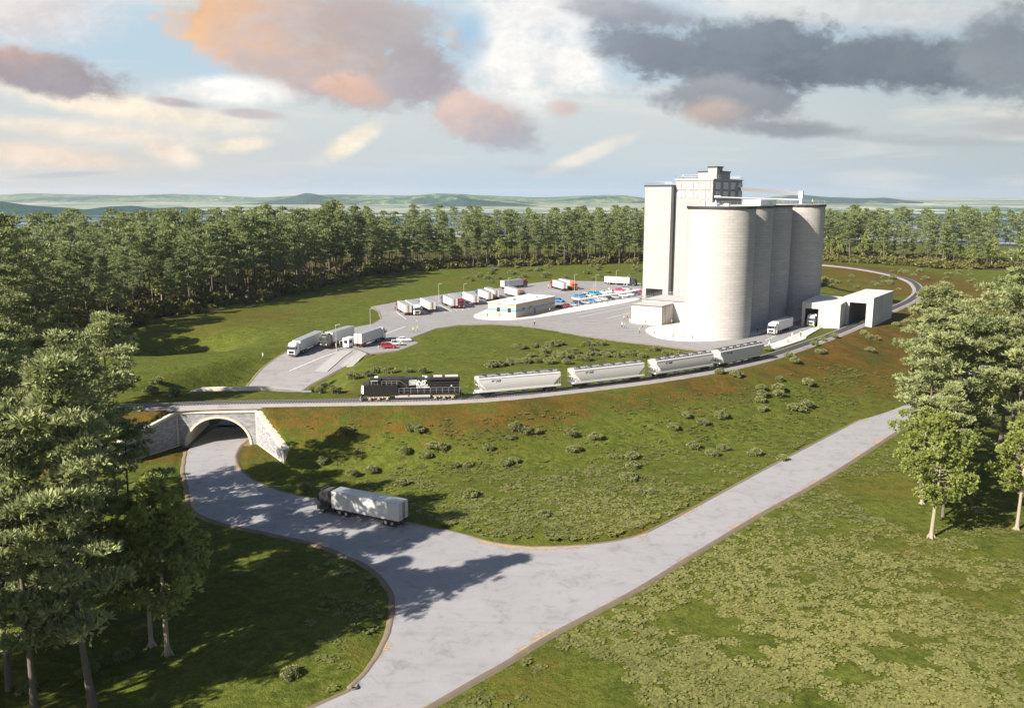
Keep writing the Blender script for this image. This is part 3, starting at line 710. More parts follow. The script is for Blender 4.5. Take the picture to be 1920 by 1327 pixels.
mb=MB(); mb.box((10.75,0,.45),(.25,2.9,.62),top=.7,topy=.95); mb.build('snow_plough',M['steel'],loco)
mb=MB()
for sx in (-1,1):
    for s in (-1,1):
        for k in range(4): mb.bb(sx*10.35-.35,sx*10.35+.35,s*1.32-.16,s*1.32+.16,.45+.3*k,.5+.3*k)
    mb.bb(sx*10.9-.45,sx*10.9+.45,-.14,.14,.72,1.0)
mb.build('steps_and_coupler',M['chassis'],loco)
for s in (-1,1):
    mb=MB()
    y=s*1.46; xs_=[-10.5,-9.4,-8.1,-6.8,-5.5,-4.2,-2.9,-1.5,0,1.4,2.5]
    for x in xs_: mb.tube([(x,y,1.5),(x,y,2.62)],.032,5)
    mb.tube([(-10.6,y,2.62),(2.5,y,2.62)],.032,5); mb.tube([(-10.6,y,2.05),(2.5,y,2.05)],.02,5)
    for x in (2.9,4.0,5.1,6.1): mb.tube([(x,y,3.38),(x,y,4.25)],.032,5)
    mb.tube([(.9,y,2.62),(.9,y*.98,3.3),(2.3,y,4.25),(6.2,y,4.25)],.032,5); mb.tube([(2.6,y,3.82),(6.2,y,3.82)],.022,5)
    mb.tube([(-10.9,s*1.15,.6),(-10.9,s*1.15,2.55),(-10.9,s*.5,2.55)],.032,5); mb.tube([(-10.6,y,2.62),(-10.9,s*1.15,2.55)],.032,5)
    mb.build('handrail',M['steel'],loco)
    mb=MB(); mb.tube([(10.6,s*1.15,.6),(10.6,s*1.15,2.55),(10.6,s*.5,2.55)],.032,5); mb.build('grab_rail',M['steel'],loco)
mb=MB(); prof_t=[(-1.35,1.16),(1.35,1.16),(1.42,.95),(1.3,.5),(1.0,.28),(-1.0,.28),(-1.3,.5),(-1.42,.95)]
mb.loft([[(x,y,z) for y,z in prof_t] for x in (-4.15,3.35)],True,True); ft=mb.build('fuel_tank',M['tank'],loco,auto=50)
mb=MB(); mb.bb(.4,.55,1.4,1.47,.75,1.15); mb.build('filler_gauge',M['chassis'],ft)
bogie(loco,6.9,3,1.85,.53,M['bogie']); bogie(loco,-7.1,3,1.85,.53,M['bogie'])
mb=MB(); mb.bevbox(6.9,7.7,-.5,.5,4.84,5.0,.05); mb.build('air_conditioner',M['logo_white'],loco)
mb=MB(); mb.bevbox(-3.6,-3.1,-.3,.3,4.62,4.95,.05); mb.tube([(-3.2,0,4.9),(-2.5,0,4.95)],[.05,.12],8); mb.build('horn',M['logo_white'],loco)
mb=MB(); mb.bevbox(-1.4,-.4,-.35,.35,4.62,4.75,.04); mb.bevbox(1.2,5.2,-.55,.55,4.86,4.93,.03); mb.build('exhaust_stack',M['loco'],loco)
for s in (-1,1):
    x0,x1=(.85,-1.35) if s>0 else (-3.7,-1.5); y=s*.945; mb=MB()
    for k in range(4):
        zl=4.22-.30*k; zr=4.26-.28*k-.0; th=.13
        mb.add([(x0,y,zl-th*.25),(x0,y,zl-th),(x1+.25*k*(-1 if s>0 else 1)*.5,y,zr-th*1.15),(x1+.1*(-k if s>0 else k),y,zr+.02)],[(0,1,2,3)])
    st=mb.build('stripe_emblem',M['logo_white'],loco)
    rt=(-s,0,0)
    text_mesh('emblem_lettering','NS',1.22,M['logo_white'],loco,(-1.25 if s>0 else -1.35,y,3.34),rt,shear=.28,sx=1.28,weight=.035)
    t1=text_mesh('lettering','NORFOLK\nSOUTHERN',.46,M['logo_white'],loco,(-1.2 if s>0 else -4.2,y+s*.01,2.94),rt,sx=1.18,weight=.016)
    text_mesh('cab_number','N',.01,M['logo_white'],loco,(-8.7,y,2.9),rt) if False else None
    mb=MB(); mb.wheel((-8.75,s*.94,2.85),.17,.03,12); mb.build('round_emblem',M['logo_white'],loco)
i0=rail_idx(678,747); i1=rail_idx(873,743.5); place_on_rail(loco,i0,i1)
# --- covered hoppers
def make_hopper():
    hp=empty('hopper_wagon',(0,0,0),0)
    prof=[(1.42,1.45),(1.50,1.75),(1.60,2.6),(1.60,3.4),(1.52,4.05),(1.32,4.28),(.7,4.44),(0,4.5)]
    full=prof+[(-y,z) for y,z in prof[-2::-1]]
    def xl(z): return 8.15+1.6*min(1,max(0,(z-2.0)/1.4))
    mb=MB(); nn=len(full)
    rings=[[(-xl(z),y,z) for y,z in full],[(-7.5,y,z) for y,z in full],[(-2.5,y,z) for y,z in full],[(2.5,y,z) for y,z in full],[(7.5,y,z) for y,z in full],[(xl(z),y,z) for y,z in full]]
    mb.loft(rings,True,True); body=mb.build('body',M['hopper'],hp,auto=28)
    mb=MB()
    for x in np.linspace(-7.4,7.4,8): mb.bb(x-.025,x+.025,-1.33,1.33,4.29,4.33)
    for s in (-1,1): mb.bb(-9.75,9.75,s*1.545-.05,s*1.545+.05,4.02,4.14)
    mb.build('roof_rib',M['hopper'],body)
    mb=MB()
    for s in (-1,1): mb.bb(-9.6,9.6,s*.78-.17,s*.78+.17,4.62,4.65)
    for x in np.linspace(-9.4,9.4,13):
        for s in (-1,1): mb.bb(x-.04,x+.04,s*.78-.16,s*.78+.16,4.4,4.62)
    for s in (-1,1): mb.bb(-9.6,9.6,s*1.22-.05,s*1.22+.05,4.36,4.44)  # dark strip along each roof edge, standing in for the running board's shade
    mb.build('roof_walkway_and_shade',M['winbay'],hp)
    for x in np.linspace(-7.9,7.9,6):
        mb=MB(); mb.tube([(x,0,4.46),(x,0,4.68),(x,0,4.72)],[.48,.48,.36],14); mb.bb(x-.6,x+.6,-.05,.05,4.7,4.76); mb.build('hatch',M['wheelsteel'],hp)
    mb=MB()
    for s in (-1,1): mb.bevbox(-9.9,9.9,s*1.42-.1,s*1.42+.1,1.1,1.5,.03)
    for s in (-1,1): mb.bb(s*9.3-.75,s*9.3+.75,-1.35,1.35,1.12,1.28); mb.bb(s*10.2-.35,s*10.2+.35,-.12,.12,.75,1.0)
    mb.bb(-9.8,9.8,-.22,.22,.95,1.3); mb.build('underframe',M['hopper'],hp)
    for s in (-1,1):
        mb=MB()
        for y in (-1.3,-.45,.45,1.3): mb.box((s*8.75,y,2.35),(.1,.1,2.2),ry=-s*.0)
        mb.bb(s*9.5-.06,s*9.5+.06,-1.4,1.4,2.45,2.55); mb.build('end_post',M['hopper'],hp)
        for q in (-1,1):
            mb=MB(); y=q*1.5
            for x in (s*9.25,s*9.72): mb.tube([(x,y,1.2),(x,y,4.15)],.03,5)
            for k in range(8): mb.tube([(s*9.25,y,1.4+.36*k),(s*9.72,y,1.4+.36*k)],.022,4)
            mb.build('ladder',M['steel'],hp)
    for x in (-5.2,-1.75,1.75,5.2):
        mb=MB(); mb.loft([[(x-1.6,-1.35,1.46),(x+1.6,-1.35,1.46),(x+1.6,1.35,1.46),(x-1.6,1.35,1.46)],[(x-.35,-.5,.42),(x+.35,-.5,.42),(x+.35,.5,.42),(x-.35,.5,.42)]],True,True); mb.bb(x-.4,x+.4,-.75,.75,.36,.46); mb.build('discharge_chute',M['hopperroof'],hp)
    bogie(hp,7.45,2,1.8,.46,M['wheelsteel']); bogie(hp,-7.45,2,1.8,.46,M['wheelsteel'])
    for s in (-1,1):
        y=s*1.612; x0=6.9 if s>0 else -8.6
        mb=MB(); q=-s
        for k in range(4):
            z=3.72-.14*k; mb.add([(x0+q*.02*k,y,z),(x0+q*(.12+.02*k),y,z-.09),(x0+q*(.95-.2*k),y,z-.09),(x0+q*(1.0-.2*k),y,z)],[(0,1,2,3)])
        mb.build('stripe_emblem',M['winbay'],hp)
        text_mesh('emblem_lettering','NS',.72,M['logo_dark'],hp,(x0+q*1.05,y,3.22),(q,0,0),shear=.25,sx=1.25,weight=.02)
    return hp
hop=make_hopper()
HL=['pale grey hopper wagon coupled right behind the black locomotive','pale grey hopper wagon second behind the locomotive, in front of the bushes','pale grey hopper wagon third behind the locomotive, before the shaded last wagon','last pale grey hopper wagon, its side in shade, near the silos']
for k,(a,b) in enumerate([((885,739),(1047,727)),((1060,724),(1203,709)),((1212,707),(1330,690)),((1336,689),(1424,670))]):
    o=hop if k==0 else copy_tree(hop); place_on_rail(o,rail_idx(*a),rail_idx(*b)); tag(o,HL[k],'hopper wagon','hopper wagons of the train')
# ------------------------------------------------------------------ grain elevator
U=Vector((.83,-.56,0)).normalized(); VV_=Vector((.56,.83,0)).normalized(); AX=math.atan2(U.y,U.x)
elev=empty('grain_elevator',(SILOS[0][0],SILOS[0][1],0),AX,'huge pale concrete grain elevator of round silos, square tower and windowed headhouse','grain elevator')
def loc_e(p): 
    d=Vector((p[0]-SILOS[0][0],p[1]-SILOS[0][1],0)); return Vector((d.dot(U),d.dot(VV_),0))
SH=39.9
SL=[loc_e(p) for p in SILOS]
for k,c in enumerate(SL):
    n=72; V=[];F=[];uv=[]; zs=[0,13,26,SH]
    for z in zs:
        for j in range(n): V.append((c.x+SR*math.cos(2*math.pi*j/n),c.y+SR*math.sin(2*math.pi*j/n),z))
    for i in range(3):
        for j in range(n):
            q=(j+1)%n; F.append((i*n+j,i*n+q,(i+1)*n+q,(i+1)*n+j)); a=2*math.pi*SR/n
            uv+=[(j*a+k*31,zs[i]),((j+1)*a+k*31,zs[i]),((j+1)*a+k*31,zs[i+1]),(j*a+k*31,zs[i+1])]
    np_mesh('silo',V,F,M['silo'],elev,True,None,None,uv)
# infill walls between neighbouring silos
mb=MB()
for a,b in zip(SL[:-1],SL[1:]):
    m=(a+b)/2; d=(b-a); mb.box((m.x,m.y,SH/2-.1),(3.5,6.5,SH-.2),rz=math.atan2(d.y,d.x)-math.pi/2)
mb.build('infill_wall',M['silo'],elev)
# roof slab following the silos on the outside, straight on the inside
def outline(r):
    pts=[]
    k=0
    for ang in np.linspace(-200,-60,22): pts.append((SL[0].x+r*math.cos(R(ang)),SL[0].y+r*math.sin(R(ang))))
    a0=-60
    for k in range(4):
        if k<3:
            d=SL[k+1]-SL[k]; th=math.degrees(math.atan2(d.y,d.x)); cut=math.degrees(math.acos(min(.999,d.length/2/r)))+1; a1=th-cut
        else: a1=100
        for ang in np.linspace(a0,a1,14): pts.append((SL[k].x+r*math.cos(R(ang)),SL[k].y+r*math.sin(R(ang))))
        if k<3: a0=th-180+cut
    pts.append((SL[3].x-r*.9,SL[3].y+r*.8)); pts.append((SL[1].x-r*1.05,SL[1].y+4))
    return pts
OL=outline(SR+.35); mb=MB(); mb.prism(OL,SH,SH+.75); rs=mb.build('roof_slab',M['black'],elev)
mb=MB(); mb.prism(outline(SR-.2),SH+.75,SH+.80); mb.build('roof_surface',M['roofgrey'],rs)
def railing(poly,z,h=1.15,step=2.0,closed=True,r=.045):
    P=np.array(list(poly)+([poly[0]] if closed else []),float); Q=resample(P,step); mb=MB()
    for x,y in Q: mb.tube([(x,y,z),(x,y,z+h)],r,4)
    for hh in (h,h*.55): mb.tube([(x,y,z+hh) for x,y in P],r*.8,4)
    mb.box((0,0,-500),(.01,.01,.01)) if False else None
    return mb
railing(outline(SR+.1),SH+.75,1.4,2.2,True,.033).build('railing',M['steel'],elev)
mb=MB(); a=SL[0]; mb.bevbox(a.x+1,a.x+7,a.y+16,a.y+32,SH+.8,SH+2.7,.1); mb.bevbox(a.x-4,a.x-1,a.y-2,a.y+1,SH+.8,SH+1.7,.08); mb.bevbox(a.x+2,a.x+3.5,a.y-4,a.y-2.6,SH+.8,SH+1.6,.08)
mb.build('roof_gallery',M['whitepaint'],elev)
# square tower behind
tp=loc_e((56.3,370.4)); TW,TD,TH=11.9,19.0,47.6
x0,y0=tp.x,tp.y
mb=MB(); oz=4.6
mb.bb(x0,x0+1.6,y0,y0+TD,0,TH); mb.bb(x0+1.6,x0+TW,y0+8,y0+TD,0,oz); mb.bb(x0+1.6,x0+TW,y0,y0+TD,oz,TH); mb.bb(x0+9.4,x0+TW,y0,y0+8,0,oz)
tw=mb.build('square_tower',M['towerwall'],elev)
mb=MB(); mb.bb(x0-.35,x0+TW+.35,y0-.35,y0+TD+.35,TH,TH+.55); mb.build('roof_edge',M['black'],tw)
railing([(x0,y0),(x0+TW,y0),(x0+TW,y0+TD),(x0,y0+TD)],TH+.5,1.3,2.2).build('railing',M['steel'],tw)
# headhouse
hx0=x0+TW+.35; hy0=y0+3.4; HW,HD,HH=16.3,34.5,50.1
mb=MB(); mb.bb(hx0,hx0+HW,hy0,hy0+HD,0,HH); hh=mb.build('headhouse',M['towerwall'],elev)
mb=MB(); mb.bb(hx0-.4,hx0+HW+.4,hy0-.4,hy0+HD+.4,HH,HH+.5); mb.build('roof_edge',M['roofgrey'],hh)
railing([(hx0,hy0),(hx0+HW,hy0),(hx0+HW,hy0+HD),(hx0,hy0+HD)],HH+.5,1.5,2.4).build('railing',M['steel'],hh)
win=None
def window(x,y,z,face,w,h):
    global win
    if face=='f':
        mb=MB(); mb.bb(x-w/2,x+w/2,y-.16,y-.03,z-h/2,z+h/2); o=mb.build('window',M['whitepaint'],hh)
    else:
        mb=MB(); mb.bb(x+.03,x+.10,y-w*.5,y+w*.5,z-h/2,z+h/2,0)
        o=mb.build('window',M['winbay'],hh)
        mb=MB(); mb.bb(x+.05,x+.75,y-.18,y+.18,z-h/2-.02,z+h/2+.02); mb.bb(x+.05,x+.75,y+w*.5,y+w*.5+.3,z-h/2,z+h/2)
for zc_,cols in ((HH-2.4,3),(HH-5.9,3),(HH-9.5,1)):
    for k in range(cols):
        kk=k if cols==3 else 2; xx=hx0+1.7+kk*5.35
        for d in (0,2.05): 
            x=xx+d; mb=MB(); mb.bb(x-.82,x+.82,hy0-.10,hy0-.03,zc_-1.5,zc_+1.5); wf=mb.build('window',M['winbay'],hh)
            mb=MB(); mb.bb(x-.6,x+.6,hy0-.16,hy0-.1,zc_-1.25,zc_+1.25); mb.build('window_pane',M['winglass'],hh)
for zc_ in (HH-2.3,HH-5.9):
    for k in range(4):
        y=hy0+3.2+k*8.9
        for d in (0,2.6):
            mb=MB(); mb.bb(hx0+HW+.03,hx0+HW+.10,y+d-.7,y+d+.7,zc_-1.4,zc_+1.4); mb.build('window',M['shadebay'],hh)
            mb=MB(); mb.bb(hx0+HW+.08,hx0+HW+.55,y+d-.1,y+d+.14,zc_-1.42,zc_+1.42); mb.bb(hx0+HW+.03,hx0+HW+.6,y+d+.7,y+d+1.1,zc_-1.45,zc_+1.45); mb.build('window_fin',M['whitepaint'],hh)
ph0=hx0+9.6; mb=MB(); mb.bb(ph0-2.6,ph0+6.4,hy0+7,hy0+20,HH+.5,HH+3.3); mb.bb(ph0+2.2,ph0+6.0,hy0+5.6,hy0+12,HH+.5,HH+5.1); p_=mb.build('penthouse',M['towerwall'],hh)
mb=MB(); mb.bb(ph0-2.9,ph0+6.7,hy0+6.7,hy0+20.3,HH+3.3,HH+3.75); mb.bb(ph0+1.9,ph0+6.3,hy0+5.3,hy0+12.3,HH+5.1,HH+5.6); mb.build('penthouse_roof',M['black'],hh)
mb=MB(); mb.bb(hx0-.02,hx0-.02+1,hy0-.4,hy0-.39,0,0.01) if False else None
xw=hx0+3.0; mb=MB(); mb.bb(xw-.75,xw+.75,hy0-.10,hy0-.03,14.,17.6); mb.build('window',M['winbay'],hh); mb=MB(); mb.bb(xw-.55,xw+.75,hy0-.16,hy0-.1,14.15,17.45); mb.build('window_pane',M['winglass'],hh)
# conveyors from the headhouse down to the silo roof
e=loc_e((118,340)); pe=Vector((SL[3].x+1.5,SL[3].y+1,0))
mb=MB(); a=Vector((hx0+HW+1.0,hy0+27,HH-3.4)); b=Vector((pe.x,pe.y,SH+4.6))
d=(b-a); side=d.cross(Vector((0,0,1))).normalized()
ring=lambda p,w,h:[p+side*w+Vector((0,0,-h)),p-side*w+Vector((0,0,-h)),p-side*w+Vector((0,0,h)),p+side*w+Vector((0,0,h))]
mb.loft([ring(a,.55,.7),ring(b,.55,.7)],True,True); mb.box((a.x-.3,a.y,a.z+.2),(1.8,2.0,2.2)); cv=mb.build('conveyor',M['steel'],elev)
mb=MB(); mb.bb(b.x-.7,b.x+.7,b.y-.8,b.y+.8,b.z-1.6,b.z+.9); mb.box((b.x,b.y,(SH+.75+b.z)/2-.2),(1.0,1.0,b.z-SH-1.4)); mb.build('conveyor_tower',M['steel'],cv)
mb=MB(); mb.tube([(hx0+HW-.2,hy0+2,SH+3.3),(b.x,b.y,SH+2.4)],.32,8); mb.tube([(hx0+HW-.2,hy0+1.8,SH+3.4),(hx0+HW+3.2,hy0+1.2,SH+3.3)],.65,10); mb.build('spout_pipe',M['steel'],elev)

# concrete outbuilding in front of the tower
ob=empty('concrete_outbuilding',(51.1,291.6,0),AX,'low white concrete outbuilding with flat railed roof in front of the square tower','outbuilding')
LW,LD,LH=11.4,9.6,6.4
mb=MB()
mb.bb(-LW,0,0,LD,0,LH); wl=mb.build('front_block',M['concrete2'],ob)
mb=MB()
for x in (-7.6,-3.8): mb.bb(x-.05,x+.05,-.012,-.003,.1,LH)
for y in (3.2,6.4): mb.bb(.003,.012,y-.05,y+.05,.1,LH)
mb.build('panel_joint',M['winbay'],wl)
mb=MB(); mb.bb(-LW-.2,.2,-.2,LD+.0,LH,LH+.35); mb.build('roof_edge',M['winbay'],ob)
mb=MB(); mb.bb(-LW+.15,-.15,.15,LD-.1,LH+.35,LH+.38); mb.build('roof',M['roofgrey'],ob)
mb=MB(); mb.bb(-LW-.6,6,LD,LD+17,0,LH+.75); wb=mb.build('rear_block',M['concrete2'],ob)
mb=MB(); mb.bb(-LW-.9,6.2,LD-.0,LD+17.2,LH+.75,LH+1.1); mb.build('roof_edge',M['winbay'],ob)
mb=MB(); mb.bb(-LW-.5,6,LD+.3,LD+17,LH+1.1,LH+1.13); mb.build('roof',M['roofgrey'],ob)
railing([(-LW-.7,LD+.2),(6,LD+.2),(6,LD+17),(-LW-.7,LD+17)],LH+1.1,1.2,1.7).build('railing',M['steel'],ob)
mb=MB(); mb.bb(-LW+1.6,-LW+2.9,-.06,-.01,0.05,2.2); dr=mb.build('door',M['concrete'],ob)
mb=MB(); mb.tube([(-LW+1.5,-.08,.05),(-LW+1.5,-.08,2.3),(-LW+3.,-.08,2.3)],.05,4); mb.build('door_frame',M['winbay'],dr)
mb=MB(); mb.tube([(-LW+3.9,-.12,0),(-LW+3.9,-.12,5.9)],.06,5); mb.build('drainpipe',M['steel'],ob)

# office
OX=Vector((.854,-.52,0)).normalized()
of=empty('office_building',(1.4,309.8,0.1),math.atan2(OX.y,OX.x),'tan block office with flat roof and blue band beside the car park','office')
OW,OD,OH=12.0,29.6,5.0
mb=MB(); mb.bb(-OW,0,0,OD,0,OH); wl=mb.build('wall',M['tan'],of)
mb=MB(); z0,z1=2.15,2.95
mb.bb(-OW-.012,.012,-.012,OD+.012,z0,z1); mb.build('blue_band',M['blue'],wl)
mb=MB(); mb.bb(-OW-.3,.3,-.3,OD+.3,OH,OH+.22); mb.build('roof',M['whitepaint'],of)
mb=MB(); mb.bb(-OW-.32,.32,-.32,OD+.32,OH-.12,OH-.002); mb.build('roof_edge',M['winbay'],of)
def owin(x0,x1,y0,y1):
    mb=MB(); mb.bb(x0,x1,y0,y1,1.75,3.55); f=mb.build('window',M['steel'],of)
    k=.06; mb=MB()
    if x1-x0>y1-y0: mb.bb(x0+.12,x1-.12,y0-k,y0,1.87,3.43); mb.bb((x0+x1)/2-.02,(x0+x1)/2+.02,y0-k-.02,y0-k,1.87,3.43)
    else: mb.bb(x1,x1+k,y0+.12,y1-.12,1.87,3.43)
    mb.build('pane',M['glass'],f)
for x in (-8.3,-3.6): owin(x,x+1.7,-.05,.02)
for y in (4.5,9.6,20.0,25.5): owin(-.02,.05,y,y+1.9)
mb=MB()
for (x,y) in ((-OW+1.6,-.1),(.1,24.0),(.1,29.0)): mb.tube([(x,y,.05),(x,y,OH-.1)],.07,5)
mb.build('drainpipe',M['steel'],of)
mb=MB(); mb.bb(.0,.06,13.2,14.4,.05,2.3); mb.build('door',M['winbay'],of)
mb=MB(); mb.bevbox(-8,-6,8,10,OH+.22,OH+.9,.05); mb.bevbox(-4,-3,20,21.4,OH+.22,OH+.8,.05); mb.build('roof_vent',M['steel'],of)

# loading sheds over the tracks and the truck lane
gp=G(1602,606.5,RAILTOP); i=int(np.argmin(np.hypot(RAIL[:,0]-gp[0],RAIL[:,1]-gp[1]))); rc=RAIL[i]; rt=(RAIL[i+14]-RAIL[i]); rt/=np.linalg.norm(rt)
AR=math.atan2(rt[1],rt[0])-math.pi/2
rs_=empty('rail_loading_shed',(rc[0],rc[1],0),AR,'open ended pale concrete shed with the railway track running through it','shed')
def shed(root,x0,x1,y0,y1,h,ox0,ox1,oh,mat):
    mb=MB()
    mb.bb(x0,ox0,y0,y1,-1.6,h); mb.bb(ox1,x1,y0,y1,-1.6,h); mb.bb(ox0,ox1,y0,y1,oh,h)
    w=mb.build('wall',mat,root)
    mb=MB(); mb.bb(x0-.12,x1+.12,y0-.12,y1+.12,h,h+.18); mb.build('roof',M['concrete'],root)
    mb=MB()
    for k in range(1,5):
        y=y0+(y1-y0)*k/5; mb.bb(x1+.003,x1+.014,y-.06,y+.06,-.8,h-.1)
    mb.bb(x0+.01,x1-.01,y0-.014,y0-.003,h-1.0,h-.93)
    mb.build('panel_joint',M['tank'],w)
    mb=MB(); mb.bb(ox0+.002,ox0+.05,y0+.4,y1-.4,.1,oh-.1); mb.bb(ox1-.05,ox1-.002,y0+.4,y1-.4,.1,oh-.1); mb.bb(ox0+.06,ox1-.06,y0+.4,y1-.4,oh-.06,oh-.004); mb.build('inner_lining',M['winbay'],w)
    return w
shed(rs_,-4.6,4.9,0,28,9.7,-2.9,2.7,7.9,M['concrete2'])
q=G(1502,611); AT=math.atan2(-.50,.866)
ts=empty('truck_loading_shed',(q[0],q[1],0),AT,'lower pale concrete shed with a truck in its doorway, joined to the rail shed','shed')
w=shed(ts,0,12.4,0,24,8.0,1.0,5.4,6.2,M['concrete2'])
mb=MB(); mb.bb(7,12.2,-.014,-.003,.3,.36); mb.bb(6.95,7.0,-.014,-.003,.3,7.1); mb.build('panel_outline',M['tank'],w)
mb=MB(); mb.bb(5.8,6.1,-.7,-.4,0,1.1); mb.bb(.5,.75,-.7,-.4,0,1.1); mb.build('bollard',M['yellowmark'],ts)
M['weighdeck']=simple('weigh_deck',(.32,.315,.305),.9,0,.12,.4,.2,.2)
# weighbridge: two low decks, a booth and poles
hw=R(75)
for k,(p,q,lab) in enumerate([((600,676),(645,655),'pale concrete weighbridge deck with low edge beams under the parked trucks'),((648,671),(690,650),'pale concrete weighbridge deck in the lane by the booth')]):
    p=np.array(G(*p)); q=np.array(G(*q)); 
    d=q-p; L=22.0; a=math.atan2(d[1],d[0]); 
    wbr=empty('weighbridge',((p[0]+math.cos(a)*L/2),(p[1]+math.sin(a)*L/2),0),a,lab,'weighbridge','weighbridge decks')
    L=19.0; wbr.location.z=0; wbr.location.x=p[0]+d[0]/np.linalg.norm(d)*L/2; wbr.location.y=p[1]+d[1]/np.linalg.norm(d)*L/2
    zz=lambda u: (lambda y_: float(prof(y_)) if y_<262 else 0.)(wbr.location.y+math.sin(a)*u)
    us=np.linspace(-L/2,L/2,9)
    mb=MB(); mb.loft([[(u,-1.9,zz(u)+.08),(u,1.9,zz(u)+.08),(u,1.9,zz(u)-.2),(u,-1.9,zz(u)-.2)] for u in us],True,True); mb.build('deck',M['weighdeck'],wbr)
    mb=MB()
    for s in (-1,1): mb.loft([[(u,s*1.9-.06,zz(u)+.14),(u,s*1.9+.06,zz(u)+.14),(u,s*1.9+.06,zz(u)-.1),(u,s*1.9-.06,zz(u)-.1)] for u in us],True,True)
    mb.build('edge_beam',M['roofgrey'],wbr)
q=G(657,647.5); bt=empty('weigh_booth',(q[0],q[1],0),R(72),'small white weigh booth with a dark window between the truck lanes','booth'); bt.scale=(.82,.82,.82)
mb=MB(); mb.bevbox(-3.4,1.4,-1.2,1.2,0,3.0,.06); mb.build('wall',M['whitepaint'],bt)
mb=MB(); mb.bb(-3.55,1.55,-1.35,1.35,3.0,3.12); mb.build('roof',M['whitepaint'],bt)
mb=MB(); mb.bb(-3.46,-3.4,-.7,.7,1.3,2.4); mb.bb(-2.8,-1.,-1.26,-1.2,1.3,2.4); mb.build('window',M['glass'],bt)
mb=MB(); mb.bb(-.3,.5,-1.25,-1.2,.1,2.2); mb.build('door',M['steel'],bt)
# slim lighting masts
pole=None
PO=[((631,657),'by the weighbridge'),((695,622),'at the bend of the approach lane'),((823,566),None),((870,566),None),((953,553),None),((1077,545),None),((1117,546),None),((1155,536),None),((1085,576),None),((1112,568),None),((1176,547),None)]
for (px,py),lab in PO:
    x,y,z=GT(px,py)
    if pole is None:
        pole=empty('light_mast',(x,y,z)); mb=MB(); mb.tube([(0,0,0),(0,0,7.6)],[.11,.06],6); mb.bevbox(-.22,.22,-.22,.22,0,.45,.03); mb.build('pole',M['steel'],pole)
        mb=MB(); mb.tube([(0,0,7.5),(.7,0,7.7)],.04,5); mb.box((.95,0,7.7),(.7,.28,.12)); mb.build('lamp_head',M['steel'],pole); o=pole
    else: o=copy_tree(pole); o.location=(x,y,z)
    tag(o,('slim grey lighting mast standing '+lab) if lab else 'slim grey lighting mast standing among the parked vehicles of the lot','light mast','lighting masts')
